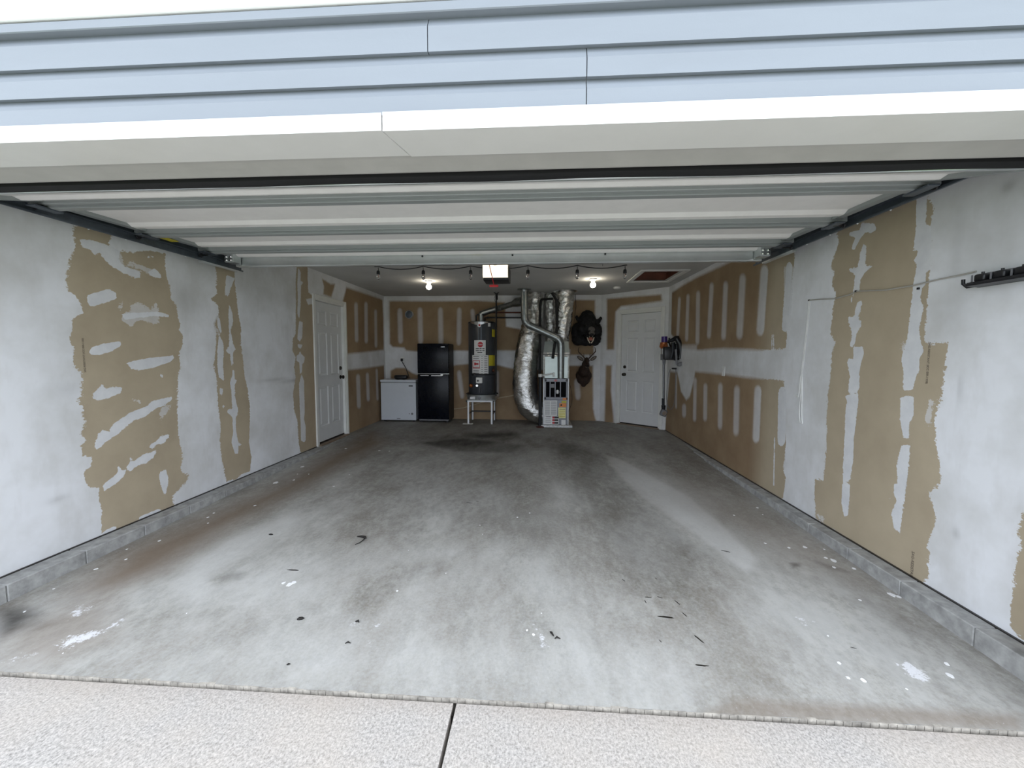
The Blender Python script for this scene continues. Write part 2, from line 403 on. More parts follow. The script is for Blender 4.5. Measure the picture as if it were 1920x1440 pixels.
# ------------------------------------------------------------------ drywall patches, measured on the photograph
A_ = lambda p: zz(4.8, 100, 400, p); B_ = lambda p: zz(4.5, 100, 690, p); C_ = lambda p: zz(3.2, 370, 470, p)
D_ = lambda p: zz(4, 500, 500, p); E_ = lambda p: zz(5.54, 700, 540, p); F_ = lambda p: zz(4.5, 1040, 500, p)
G_ = lambda p: zz(3, 1240, 480, p); H_ = lambda p: zz(4.5, 1480, 380, p); I_ = lambda p: zz(3.428, 1480, 690, p); J_ = lambda p: zz(4, 1440, 860, p)
L_paper = [
 A_([(300,110),(185,112),(180,200),(205,300),(165,370),(130,500),(118,600),(130,700),(190,730),(240,800),(272,900),(165,950),(170,1050),(140,1130),(190,1230),(175,1350),(235,1425)])
 + B_([(245,60),(235,200),(210,290),(265,320),(235,400),(272,450),(232,560),(275,610),(235,650),(245,740),(325,745),(325,830),(260,870),(270,960),(320,1010),(385,1010),(385,1100),(405,1200),(405,1370),(415,1425),(700,1310),(1020,1175),(1005,1080),(1040,1040),(1120,960),(1145,900),(1085,885),(1075,850),(1095,740),(1070,650),(1050,500),(1045,300),(1050,100),(1070,0)])
 + A_([(1140,1330),(1130,1250),(1160,1200),(1165,1100),(1130,1050),(1145,1010),(1120,930),(1110,830),(1060,770),(1045,650),(1020,580),(1005,480),(1005,365),(870,335),(760,345),(700,350),(620,335),(560,350),(490,270),(530,200),(420,140)]),
 C_([(105,80),(118,150),(112,230),(120,260),(80,290),(125,330),(130,370),(95,440),(112,480),(112,560),(105,640),(98,700),(115,760),(120,850),(125,930),(135,1000),(140,1080),(135,1150),(140,1200),(155,1290),(175,1385),(235,1370),(270,1340),(315,1325),(325,1240),(310,1150),(315,1050),(315,930),(300,830),(285,760),(275,660),(260,560),(262,460),(245,380),(235,280),(225,200),(222,80)]),
 C_([(598,60),(590,200),(592,300),(590,400),(590,500),(572,530),(570,600),(590,640),(580,700),(590,760),(575,850),(580,950),(600,1020),(605,1100),(610,1160),(620,1215),(715,1180),(710,900),(700,600),(695,270),(665,250),(660,60)]),
 D_([(415,90),(450,110),(480,130),(512,130),(500,180),(485,228),(425,208),(430,150)]),
 D_([(598,155),(700,190),(850,240),(868,250),(875,400),(878,625),(750,640),(600,655),(560,500),(560,300)]),
 D_([(600,775),(700,765),(880,740),(885,1140),(850,1165),(600,1270),(560,1000)]),
]
L_mud = [A_(p) for p in (
 [(230,225),(340,240),(500,290),(600,335),(590,420),(640,480),(730,500),(780,530),(785,585),(730,580),(620,530),(530,480),(470,430),(410,345),(390,385),(330,330),(260,305)],
 [(300,745),(350,720),(500,680),(560,710),(570,770),(480,800),(350,840),(320,830)],
 [(615,910),(700,895),(950,885),(1045,915),(1040,935),(900,925),(740,945),(640,960)],
 [(320,1250),(340,1210),(440,1175),(600,1150),(610,1190),(530,1240),(420,1275),(340,1275)],
 [(655,1345),(760,1320),(880,1300),(1040,1285),(1080,1275),(1090,1305),(1045,1340),(900,1390),(770,1415),(700,1395)],
 [(840,380),(905,385),(900,400),(850,400)], [(850,530),(910,495),(970,550),(975,590),(880,565)])] + [B_(p) for p in (
 [(330,220),(370,180),(410,135),(440,175),(510,155),(580,160),(580,200),(500,240),(400,275),(335,265)],
 [(345,665),(375,560),(415,525),(470,535),(500,480),(640,380),(790,320),(830,280),(1000,240),(1005,265),(930,320),(860,345),(770,415),(680,440),(540,560),(450,620),(370,690)],
 [(810,680),(820,640),(870,620),(900,580),(970,560),(980,580),(930,635),(870,645),(830,690)],
 [(620,830),(650,790),(645,755),(665,760),(670,795),(740,740),(850,700),(875,695),(850,750),(790,800),(720,820),(650,870),(625,855)],
 [(415,990),(500,920),(545,880),(540,825),(560,830),(575,865),(615,860),(605,900),(550,960),(430,1040)],
 [(890,900),(905,870),(950,860),(965,900),(970,980),(945,1075),(915,1020),(900,960)],
 [(713,1300),(730,1255),(800,1225),(880,1190),(920,1195),(880,1240)],
 [(350,1450),(440,1370),(510,1335),(535,1345),(520,1385),(420,1430)], [(905,35),(930,70),(920,85),(900,65)])] + [C_(p) for p in (
 [(175,145),(225,165),(200,230),(185,275),(165,265),(170,190)],
 [(190,320),(210,370),(215,430),(200,480),(215,560),(230,590),(215,610),(215,680),(205,690),(195,620),(170,600),(190,570),(190,450),(187,380)],
 [(118,390),(135,410),(145,480),(140,505),(120,450)],
 [(130,500),(158,560),(158,640),(155,660),(155,700),(160,780),(130,760),(120,700),(120,600)],
 [(210,710),(222,720),(225,770),(240,780),(225,800),(225,870),(245,955),(240,990),(230,1000),(232,1070),(245,1150),(270,1165),(245,1175),(245,1215),(225,1220),(205,1150),(215,1090),(210,1000),(180,970),(185,950),(210,950),(205,850),(195,790),(210,750)],
 [(135,820),(155,830),(150,870),(135,860)], [(148,920),(165,930),(155,950)], [(170,1395),(215,1370),(215,1382),(190,1400)], [(235,1375),(270,1340),(330,1322),(330,1345),(240,1390)],
 [(605,100),(620,130),(620,180),(635,190),(622,210),(620,330),(612,410),(600,380),(603,280),(600,200)],
 [(612,420),(632,430),(630,520),(615,545),(600,530),(605,470)], [(600,560),(632,565),(620,590),(605,580)],
 [(615,600),(625,620),(645,640),(640,670),(630,680),(628,730),(615,740),(612,670),(595,660),(595,630),(610,620)],
 [(625,740),(640,780),(642,880),(645,960),(640,1010),(650,1050),(650,1140),(640,1150),(622,1140),(620,1040),(615,960),(610,800)],
 [(650,290),(690,285),(690,320),(665,325)])]
def strip(p0, p1, w): return capsule(p0, p1, w)
L_mud += [D_(strip(*a)) for a in (((670,290),(675,545),26), ((745,285),(747,555),24), ((817,340),(820,590),20), ((685,830),(692,1040),28), ((755,815),(762,990),22), ((825,780),(832,990),16))]
L_thin = [A_(p) for p in ([(700,820),(760,805),(850,840),(870,870),(930,800),(945,885),(955,980),(910,1000),(800,960),(740,975),(710,1025),(640,985),(610,960),(640,900),(700,880)],
 [(665,470),(680,430),(760,460),(880,500),(960,540),(975,590),(880,565),(830,530),(740,490)], [(500,290),(600,335),(640,480),(560,460),(470,430)],
 [(580,860),(620,800),(640,790),(600,870)])] + [B_(p) for p in ([(920,330),(990,310),(985,350),(930,400),(915,450),(895,380)], [(640,250),(740,280),(735,300),(650,262)])] + [
 C_([(90,440),(120,370),(130,390),(105,440),(140,500),(130,510)])]
R_paper = [
 G_([(60,205),(120,165),(200,120),(340,55),(380,35),(560,-60),(750,-80),(747,60),(735,130),(708,300),(702,520),(560,530),(350,520),(200,530),(120,520),(55,440)]),
 G_([(50,650),(90,655),(100,700),(110,760),(140,810),(160,790),(182,700),(190,650),(350,665),(450,680),(690,702),(690,800),(700,1060),(690,1150),(685,1200),(700,1250),(682,1368),(400,1220),(22,985),(35,800)]),
 H_([(560,150),(405,240),(402,270),(418,340),(380,450),(350,540),(380,600),(360,700),(395,760),(370,880),(360,1000),(345,1110),(390,1180),(360,1260),(350,1430)])
 + I_([(250,150),(240,300),(240,500),(225,650),(220,720),(165,715),(160,800),(172,970),(450,1145),(850,1395),(900,1330),(890,1260),(905,1180),(880,1150),(930,1020),(945,960),(920,880),(900,800),(970,740),(970,640),(950,540),(940,450),(940,380),(930,340),(950,270),(980,200),(990,100),(1000,0)])
 + H_([(1310,1400),(1340,1180),(1190,1190),(1140,1160),(1150,1000),(1165,800),(1185,570),(1190,200),(1215,30),(1180,-40),(1060,-60)]),
 J_([(1915,400),(1870,520),(1900,620),(1850,850),(1840,1000),(1820,1100),(1815,1260),(1890,1340),(2300,1640),(2600,1000),(2500,300)]),
]
R_mud = [G_(strip(*a)) for a in (((102,245),(92,440),15), ((150,230),(142,465),17), ((207,215),(203,480),21), ((283,170),(268,445),22), ((362,165),(350,450),25), ((457,130),(440,440),34), ((580,85),(557,415),42), ((720,60),(695,400),34),
 ((84,670),(83,850),9), ((128,850),(128,890),22), ((190,700),(187,915),18), ((248,735),(246,910),21), ((332,735),(330,955),24), ((425,755),(420,985),30), ((543,760),(533,1020),38), ((680,770),(675,1035),44), ((637,1025),(632,1290),7), ((622,445),(622,530),5), ((632,445),(632,530),5))]
R_mud += [H_(p) for p in (
 [(1070,-60),(1165,-60),(1160,20),(1150,180),(1200,200),(1190,560),(1155,590),(1150,690),(1120,720),(1105,800),(1130,900),(1110,1000),(1095,1080),(1110,1170),(1140,1260),(1100,1300),(1095,1440),(965,1440),(945,1320),(1000,1120),(1010,1000),(1030,850),(1045,700),(1075,520),(1050,490),(1090,410),(1045,400),(1070,200)],
 [(610,170),(720,175),(735,230),(690,255),(640,250),(590,320),(545,405),(525,380),(560,290),(500,280),(510,250),(590,230)],
 [(625,345),(650,360),(640,530),(710,535),(640,590),(600,650),(590,740),(545,760),(525,850),(515,840),(545,720),(555,600),(500,580),(510,555),(575,545),(600,420)],
 [(575,840),(620,820),(600,920),(580,975),(610,1010),(600,1050),(565,1110),(560,1170),(530,1220),(510,1210),(530,1100),(500,1010),(495,970),(550,960),(555,900)],
 [(540,1215),(620,1215),(630,1270),(600,1380),(590,1440),(530,1440),(485,1360),(500,1310),(540,1320)])]
R_mud += [I_(p) for p in (
 [(735,-10),(830,-10),(795,140),(730,145)], [(715,190),(760,175),(800,190),(800,300),(770,360),(770,455),(735,450),(710,330)],
 [(720,500),(775,490),(770,600),(750,780),(740,850),(710,1060),(670,1030),(655,930),(690,850),(670,800),(675,750),(695,740),(690,610)],
 [(375,-5),(450,-5),(450,130),(430,160),(400,165),(375,150),(390,50)], [(360,180),(440,160),(445,210),(430,330),(415,450),(410,600),(390,720),(345,740),(345,620),(355,450),(360,280),(370,220)],
 [(340,745),(388,745),(390,800),(375,950),(350,955),(335,860)], [(625,830),(645,832),(640,842)])]
R_thin = [I_([(870,340),(900,210),(930,215),(905,370)]), H_([(945,1185),(990,1185),(985,1240),(950,1250)]), I_([(180,945),(225,960),(225,990),(195,975)]),
 G_([(690,60),(750,60),(720,420),(690,420)]), G_([(70,500),(200,500),(200,540),(100,545)])]
def smudges(P, lst):
    s = np.zeros(len(P))
    for (u, v, ru, rv, a) in lst: s = np.maximum(s, a*np.exp(-(((P[:, 0]-u)/ru)**2+((P[:, 1]-v)/rv)**2)))
    return s
def wall_side(name, X, Y0, Y1, paper, mud, thin, smud, hole=None, flip=False, soft0=4.2, soft1=5.2, label=''):
    conv = lambda polys: [[tuple(on(x, y, 0, X)[1:3]) for x, y in p] for p in polys]
    pp, mm, tt = conv(paper), conv(mud), conv(thin)
    sm = [((q := on(x, y, 0, X)).y, q.z, ru, rv, a) for x, y, ru, rv, a in smud]
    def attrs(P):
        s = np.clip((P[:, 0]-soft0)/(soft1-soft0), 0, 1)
        return dict(paper=sdf(P, pp), mud=sdf(P, mm), thin=sdf(P, tt), soft=s, age_lamplight=s, smudge=smudges(P, sm))
    us = np.linspace(Y0, Y1, int((Y1-Y0)/.015)); vs = np.linspace(0, H, 162)
    return grid_mesh(name, us, vs, lambda P: np.stack([np.full(len(P), X), P[:, 0], P[:, 1]], 1), attrs, DRY, hole, label=label)
LD0, LD1, LDT = 5.50, 6.30, 2.03
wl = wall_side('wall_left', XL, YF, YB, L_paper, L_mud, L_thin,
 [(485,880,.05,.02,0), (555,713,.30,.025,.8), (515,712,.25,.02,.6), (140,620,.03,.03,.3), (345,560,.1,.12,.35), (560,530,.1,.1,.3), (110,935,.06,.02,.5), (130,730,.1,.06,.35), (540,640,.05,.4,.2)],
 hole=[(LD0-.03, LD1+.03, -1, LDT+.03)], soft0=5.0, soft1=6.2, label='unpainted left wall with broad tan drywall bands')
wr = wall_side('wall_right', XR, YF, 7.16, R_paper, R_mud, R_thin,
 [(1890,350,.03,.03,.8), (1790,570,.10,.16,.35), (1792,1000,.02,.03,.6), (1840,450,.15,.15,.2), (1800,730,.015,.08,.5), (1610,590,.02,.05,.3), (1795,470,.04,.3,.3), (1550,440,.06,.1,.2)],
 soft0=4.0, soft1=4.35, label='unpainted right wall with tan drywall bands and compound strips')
E_p = [E_([(165,135),(700,138),(1060,132),(1365,150),(1380,400),(1540,430),(1540,650),(1290,650),(1150,655),(860,650),(520,665),(340,650),(320,620),(200,612),(170,580)]),
 E_([(178,960),(180,860),(230,830),(330,830),(400,880),(450,900),(860,800),(980,790),(1290,800),(1450,840),(1660,850),(2100,850),(2100,1480),(178,1480)]),
 F_([(165,280),(340,282),(340,430),(330,700),(120,700),(100,400)]), F_([(130,690),(330,690),(330,745),(130,745)]), F_([(20,835),(322,835),(325,1200),(340,1270),(360,1330),(20,1330)])]
E_m = [E_(strip(*a)) for a in (((275,250),(283,540),48), ((485,240),(492,545),48), ((697,240),(702,560),48), ((893,240),(888,560),44), ((1030,250),(1040,330),40), ((892,890),(922,1115),42), ((1290,880),(1290,1110),24))]
E_m += [F_(strip((188,980),(196,1090),44)), F_([(250,450),(300,450),(310,600),(240,600)])]
convB = lambda polys: [[(p.x, p.z) for p in (at(x, y, YB) for x, y in poly)] for poly in polys]
XC, YC = 1.198, 7.14          # the back wall stops at XC, an angled wall runs from there to (XR, YC)
epp, emm = convB(E_p), convB(E_m)
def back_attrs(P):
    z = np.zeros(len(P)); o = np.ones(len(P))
    return dict(paper=sdf(P, epp), mud=sdf(P, emm), thin=z-.2, soft=o*.9, age_lamplight=o, smudge=smudges(P, [(-1.9, .02, 2., .05, .5)]))
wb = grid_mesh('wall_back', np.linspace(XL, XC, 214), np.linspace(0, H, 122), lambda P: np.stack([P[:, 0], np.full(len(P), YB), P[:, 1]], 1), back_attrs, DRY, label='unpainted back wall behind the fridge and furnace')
DG = Vector((XR-XC, YC-YB, 0)); DL = DG.length; DU = DG/DL; DN = Vector((DU.y, -DU.x, 0))      # DN points into the room
if DN.y > 0: DN = -DN
def ondiag(x, y):
    d = ray(x, y); o = Vector((0, 0, CH)); p0 = Vector((XC, YB, 0)); t = (p0-o).dot(DN)/d.dot(DN); p = o+d*t; return ((p-p0).dot(DU), p.z)
dpp = [[ondiag(x, y) for x, y in p] for p in (F_([(440,270),(900,235),(905,290),(560,335),(515,380),(505,560),(500,700),(440,700)]), F_([(432,832),(482,832),(475,1040),(500,1320),(420,1320)]))]
dd0, dd1, ddt = ondiag(1163, 700)[0], ondiag(1236, 700)[0], ondiag(1200, 587)[1]
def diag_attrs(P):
    z = np.zeros(len(P)); o = np.ones(len(P)); return dict(paper=sdf(P, dpp), mud=z-.2, thin=z-.2, soft=o, age_lamplight=o, smudge=z)
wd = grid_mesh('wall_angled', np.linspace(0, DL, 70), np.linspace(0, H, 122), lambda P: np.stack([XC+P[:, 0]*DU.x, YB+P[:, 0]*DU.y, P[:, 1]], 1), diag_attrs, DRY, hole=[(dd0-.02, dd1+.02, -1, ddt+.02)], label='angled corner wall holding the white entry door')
# printed lines on the drywall paper
for (x0, y0, x1, y1, X, s) in ((154, 632, 160, 700, XL, 'SAG-RESISTANT (ICC ESR-1338)'), (1744, 640, 1737, 722, XR, 'SAG-RESISTANT (ICC ESR-1338)'), (1712, 1035, 1709, 1086, XR, 'SAG-RESISTANT')):
    a, b = on(x0, y0, 0, X), on(x1, y1, 0, X); L = (b-a).length; w = wl if X < 0 else wr; mid = (a+b)/2
    rot = Matrix(((0, 0, 1), (0, 1, 0), (-1, 0, 0))) if X < 0 else Matrix(((0, 0, -1), (0, -1, 0), (-1, 0, 0)))
    if X < 0: rot = Matrix(((0, 0, 1), (0, -1, 0), (1, 0, 0)))
    text(s, 'printed_text', L/(len(s)*.52), M('faded_print', (.16, .13, .10), .8), w, mid+Vector((.0015 if X < 0 else -.0015, 0, 0)), rot.to_euler())
MB().box(XL-.16, XL-.12, YF, YB+.12, -.2, H+.2).build('sheathing', CASEW, wl)
MB().box(XR+.12, XR+.16, YF, YB+.12, -.2, H+.2).build('sheathing', CASEW, wr)
MB().box(XL-.12, XR+.12, YB+.12, YB+.16, -.2, H+.2).build('sheathing', CASEW, wb)

# ------------------------------------------------------------------ ceiling with the attic hatch
hx0, hx1, hy0, hy1 = 1.43, 1.96, 5.755, 6.57
cl = grid_mesh('ceiling', np.linspace(XL-.1, XR+.1, 60), np.linspace(YF, YB+.1, 70), lambda P: np.stack([P[:, 0], P[:, 1], np.full(len(P), H)], 1), lambda P: {}, CEIL, label='textured off-white garage ceiling', hole=[(hx0+.02, hx1-.02, hy0+.02, hy1-.02)])
MB().box(XL-.2, XR+.2, YF-.1, YB+.2, H+.16, H+.2).build('roof_deck', WOOD, cl)
hat = thing('attic_hatch', 'open attic hatch with reddish-brown wood inside and thin white frame', 'hatch', kind='structure')
b = MB()
b.box(hx0-.06, hx1+.06, hy0-.06, hy0, H-.018, H-.001, .003).box(hx0-.06, hx1+.06, hy1, hy1+.06, H-.018, H-.001, .003)
b.box(hx0-.06, hx0, hy0, hy1, H-.018, H-.001, .003).box(hx1, hx1+.06, hy0, hy1, H-.018, H-.001, .003); b.build('hatch_frame', CASEW, hat)
for nm, bx in (('side_board', (hx0-.02, hx0, hy0, hy1)), ('side_board', (hx1, hx1+.02, hy0, hy1)), ('side_board', (hx0, hx1, hy0-.02, hy0)), ('side_board', (hx0, hx1, hy1, hy1+.02))):
    MB().box(*bx, H, H+.13).build(nm, WOOD, hat)
for k in range(3): MB().box(hx0+k*.178, hx0+k*.178+.172, hy0, hy1, H+.125, H+.145, .003).build('plank', WOOD, hat)

# ------------------------------------------------------------------ garage floor
def fpoly(pts): return [tuple(onfloor(x, y)[:2]) for x, y in pts]
def soft_poly(P, pts, amp, w):
    s = sdf(P, [fpoly(pts)]); s = np.where(s <= -.199, -9, s); return amp*np.clip(s/w+.5, 0, 1)
def floor_attrs(P):
    t = np.zeros(len(P)); Y = P[:, 1]; X = P[:, 0]
    t -= .30*np.clip((Y-4.6)/1.8, 0, 1)  # darker toward the back: light falloff painted in, along with oil
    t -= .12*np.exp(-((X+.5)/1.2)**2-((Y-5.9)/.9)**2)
    for pts, a, w in (
      ([(1030,820),(1130,850),(1150,880),(1240,970),(1330,1040),(1290,1110),(1180,1100),(1100,960),(1050,880)], -.24, .25),
      ([(960,960),(1040,960),(1060,1020),(980,1040)], -.10, .3),
      ([(650,1140),(660,1105),(740,1060),(860,1045),(830,1075),(760,1100),(700,1150)], -.26, .12),
      ([(1130,850),(1165,862),(1290,930),(1360,990),(1420,1050),(1400,1075),(1330,1020),(1200,930),(1145,872)], .36, .05),
      ([(1160,870),(1250,880),(1400,960),(1500,1040),(1440,1110),(1340,1030),(1210,940)], .14, .35),
      ([(340,1105),(350,1060),(420,1010),(560,960),(560,985),(470,1030),(400,1075),(370,1140)], .36, .15),
      ([(380,1090),(470,1060),(900,1000),(900,1150),(600,1220),(380,1170)], .18, .4),
      ([(395,1088),(430,1072),(465,1072),(455,1085),(410,1095)], -.38, .06),
      ([(800,975),(840,960),(855,985),(830,1002),(802,990)], .20, .08),
      ([(365,1140),(380,1133),(440,1140),(430,1160),(370,1160)], -.12, .08),
      ([(0,1146),(30,1143),(70,1152),(48,1162),(42,1176),(14,1190),(0,1192)], -.62, .09),
      ([(0,1130),(60,1140),(105,1172),(60,1188),(30,1186),(0,1205)], -.30, .07),
      ([(1480,1055),(1500,1055),(1502,1062),(1483,1064)], -.7, .03),
      ([(1510,1045),(1525,1050),(1590,1070),(1595,1075),(1560,1068)], -.5, .05),
      ([(1340,1280),(1500,1180),(1800,1180),(1919,1330),(1919,1370),(1500,1300)], -.05, .3),
      ([(1560,1080),(1700,1150),(1919,1290),(1919,1340),(1640,1180)], -.28, .4),
      ([(780,820),(960,812),(980,822),(860,840),(790,838)], -.28, .2),
      ([(560,1180),(1400,1180),(1400,1330),(300,1290)], .10, .4),
      ([(700,850),(1000,840),(1010,1000),(760,1010),(690,930)], -.14, .5), ([(790,830),(870,822),(985,835),(960,850),(850,846)], -.35, .12), ([(870,812),(960,806),(985,815),(900,822)], -.3, .15), ([(1030,835),(1080,830),(1100,850),(1040,852)], -.2, .2),
      ([(0,1215),(300,1190),(700,1210),(1300,1240),(1300,1300),(0,1262)], .10, .2)):
        t += soft_poly(P, pts, a, w)
    br = np.zeros(len(P))
    for pts, a, w in (([(150,1110),(220,1040),(500,920),(640,840),(700,810),(720,830),(600,900),(430,990),(300,1070),(200,1110)], 1.0, .35),
                      ([(0,1200),(120,1140),(210,1130),(210,1200),(100,1250),(0,1250)], .5, .2),
                      ([(1260,880),(1600,1040),(1640,1100),(1500,1060),(1300,950)], .35, .4),
                      ([(1380,1310),(1919,1340),(1919,1372),(1300,1345)], .6, .05)):
        br += soft_poly(P, pts, a, w)
    def sd(polys): return sdf(P, [fpoly(p) for p in polys])
    wh = sd([[(128,1150),(150,1132),(175,1138),(165,1150),(140,1165)], [(100,1205),(130,1190),(200,1175),(235,1150),(240,1165),(170,1200),(110,1222)], [(0,1240),(50,1222),(90,1218),(60,1232),(0,1250)],
             [(972,1162),(985,1160),(990,1172),(978,1175)], [(1000,1170),(1012,1175),(1028,1200),(1024,1218),(1012,1215),(1006,1195),(998,1185)],
             [(1672,1242),(1695,1232),(1720,1245),(1750,1270),(1755,1285),(1725,1280),(1700,1268)], [(1485,1162),(1500,1155),(1530,1162),(1525,1172),(1495,1172)],
             [(655,1170),(680,1165),(678,1178),(660,1180)], [(678,1205),(700,1198),(702,1206),(682,1212)], [(700,1168),(720,1166),(716,1176),(702,1178)]])
    return dict(tone=t, brown=np.clip(br, 0, 1), white=wh-.02)
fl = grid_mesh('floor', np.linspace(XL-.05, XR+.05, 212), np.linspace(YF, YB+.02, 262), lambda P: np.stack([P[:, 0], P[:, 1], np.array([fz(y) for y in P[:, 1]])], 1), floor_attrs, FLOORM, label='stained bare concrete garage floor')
MB().box(XL-.05, XR+.05, YF, YF+.04, -.3, fz(YF)-.001).build('slab_edge', BLOCK, fl)
def splat(b, p, rx, ry, h=.0015, rot=0):
    n = 11; top = []
    for k in range(n):
        a = 2*PI*k/n; r = 1+random.uniform(-.25, .25); x, y = rx*r*math.cos(a), ry*r*math.sin(a)
        top.append((x*math.cos(rot)-y*math.sin(rot), x*math.sin(rot)+y*math.cos(rot)))
    b.prism(top, 0, h, lambda q, t: Vector((p.x+q[0], p.y+q[1], p.z-.0015+t*2)))
b = MB()
for x, y, w in ((543,1096,11),(532,1093,6),(551,1092,8),(299,1014,5),(236,1049,4),(238,1030,3),(180,1067,5),(101,1104,4),(46,1147,4),(401,962,4),(390,970,3.5),(390,981,3),(517,905,9),(551,900,3.5),(558,889,2),(579,889,2),(567,875,6),(478,948,4),(626,912,4),(648,841,4),(711,845,4),(730,846,3),(655,890,2),
                (1420,952,4),(1376,966,3),(1430,965,2),(1435,1019,4),(1479,1027,4),(1509,1026,6),(1545,1030,3),(1563,1051,9),(1548,1046,5),(1564,1064,5),(1601,1066,6),(1672,1115,10),(1685,1119,6),(1612,1125,4),(1780,1266,9),(1775,1245,7),(1618,1275,8),(1590,1271,5),(1573,1243,5),(1552,1192,3),(1540,1012,3),
                (1700,1292,3),(900,985,2),(970,970,3),(993,962,3),(905,1002,1.5),(766,1032,1.5),(836,1075,2),(745,1108,4),(118,1225,2),(350,1150,2),(1000,1190,5),(988,1182,4),(1015,1150,2)):
    p = onfloor(x, y); r = .55*w*p.y/CF; splat(b, p, r, r*1.25)
b.build('paint_spots', SPOT, fl, kind='stuff', label='white paint drips on the concrete')
b = MB()
for x, y, l, a in ((1247,1157,33,.1),(1215,1120,12,0),(1237,1120,9,.5),(1270,1130,14,1.2),(1310,1198,24,1.1),(1283,1152,12,1.2),(1315,1248,26,.05),(1169,1088,8,1.1),(1238,1202,6,1.2),(1362,1034,16,.5),(1210,1128,9,1.5),(1230,1085,5,1.),(1600,1215,8,.4),(880,943,10,.1),(895,940,6,.4),(550,1069,24,.0)):
    p = onfloor(x, y); s = p.y/CF; splat(b, p, .5*l*s, .05*l*s+.001, rot=-a)
b.build('scuff_marks', SOIL, fl, kind='stuff', label='black rubber scuffs on the concrete')

# ------------------------------------------------------------------ block curbs along both walls
for side, X0, X1, nm in ((-1, XL-.12, -2.945, 'left'), (1, 2.085, XR+.12, 'right')):
    cb = thing('curb_'+nm, 'low grey concrete block curb under the %s wall' % nm, None, kind='structure')
    y = 1.6; first = True
    while y < 7.6:
        y1 = min(y+.398, 7.6); top = 0
        if nm == 'left' and LD0-.1 < y < LD1+.1: top = -.004
        xa, xb = X0, X1
        if y > 5: 
            k = min(1, (y-5)/1.2)*.10; xa, xb = (X0, X1-k) if side < 0 else (X0+k, X1)
        zt = top-.004*(y > 5)
        MB().box(xa, xb, y+.001, y1, fz(y)-.08, zt, .005).build('block', BLOCK, cb)
        y += .4
    m0, m1 = (X0, X1-.004) if side < 0 else (X0+.004, X1)
    MB().box(m0, m1, 1.6, 5.0, -.25, -.006).build('mortar', MORTAR, cb)
    xw = XL if side < 0 else XR
    gap = MB().box(xw-.01, xw+.012 if side < 0 else xw+.01, YF, LD0-.06 if side < 0 else YC, -.004, .006) if side < 0 else MB().box(xw-.012, xw+.01, YF, YC, -.004, .006)
    gap.build('sill_gap', SOIL, cb, label='dark gap under the drywall')

# ------------------------------------------------------------------ front wall: siding planks, header trim, frieze board
wf = MB()
OX0, OX1, HZ = -2.95, 2.02, 2.045
wf.box(-6, OX0, YF-.11, YF, -.3, 3.45).box(OX1, 5.2, YF-.11, YF, -.3, 3.45).box(OX0, OX1, YF-.11, YF, HZ+.02, 3.45)
wf = wf.build('wall_front', CASEW, None, kind='structure', label='white sided front wall over the garage opening')
def lap(x0, x1, z0, y=1.43, hh=.105, e=0.):
    prof = [(y, z0+.002), (y-.020, z0), (y-.0195, z0+.061+e), (y-.006, z0+.087+e), (y-.004, z0+.092+e), (y+.001, z0+hh+e), (y+.008, z0+hh+e)]
    return MB().prism(prof, x0, x1, lambda p, t: Vector((t, p[0], p[1]))).build('siding_plank', VINYL, wf, 25)
R0 = 2.095
for k in range(-23, 5):
    z0 = R0+.0985*k
    if z0 > 2.38: continue
    if k < 0: segs = [(-6, OX0-.08), (OX1+.08, 5.2)]
    elif k < 2: segs = [(-6, .1475), (.1505, 5.2)]
    elif k == 2: segs = [(-6, -.3775), (-.3745, 5.2)]
    else: segs = [(-6, 5.2)]
    for a, c in segs: lap(a, c, z0, e=.020 if k == 2 else 0.)
MB().box(-6, 5.2, 1.394, 1.44, 2.405, 2.438, .003).build('frieze_lip', VINYL, wf)
MB().box(-6, 5.2, 1.388, 1.44, 2.4395, 3.4, .003).build('frieze_board', CAP, wf)
MB().box(-6, 5.2, .95, 1.5, 3.4, 3.43).build('soffit_panel', CAP, wf)
MB().box(-6, 5.2, .90, .95, 3.35, 3.55, .004).build('fascia_board', CAP, wf)
# header cap: face plus soffit return, two overlapping pieces
def cap(x0, x1, d, sk=0., ek=0.):
    b = MB(); y0, y1, z0, z1 = 1.40-d, 1.575, 2.040-d, 2.098
    pr = [(y0, z0), (y0, z1), (y0+.002, z1), (y0+.03, z0+.008), (y1, z0+.008), (y1, z0)]
    A = [b.bm.verts.new((x0+(0 if p[0] < 1.5 else sk), p[0], p[1])) for p in pr]; B = [b.bm.verts.new((x1+(0 if p[0] < 1.5 else ek), p[0], p[1])) for p in pr]; n = len(pr)
    for k in range(n): b.bm.faces.new((A[k], A[(k+1) % n], B[(k+1) % n], B[k]))
    b.bm.faces.new(A[::-1]); b.bm.faces.new(B)
    return b.build('header_cap', CAP, wf)
cap(OX0-.1, -.5345, 0, 0., .041); cap(-.529, OX1+.1, .004, .043)
MB().box(-.60, -.42, 1.41, 1.56, 2.052, 2.090).build('cap_backing', MATTEB, wf)
for x0, x1 in ((OX0-.1, OX0), (OX1, OX1+.1)): MB().box(x0, x1, 1.398, 1.578, -.12, 2.04, .003).build('jamb_cap', CAP, wf)
# vinyl stop with its ribs, then the weather lip
MB().prism([(1.575, 2.060), (1.575, 2.046), (1.60, 2.044), (1.606, 2.048), (1.645, 2.040), (1.651, 2.044), (1.70, 2.034), (1.712, 2.036), (1.712, 2.06)], OX0, OX1, lambda p, t: Vector((t, p[0], p[1]))).build('door_stop', CAPD, wf)
MB().box(OX0, OX1, YF, 1.60, 2.045, 2.44).build('header_back', CASEW, wf)

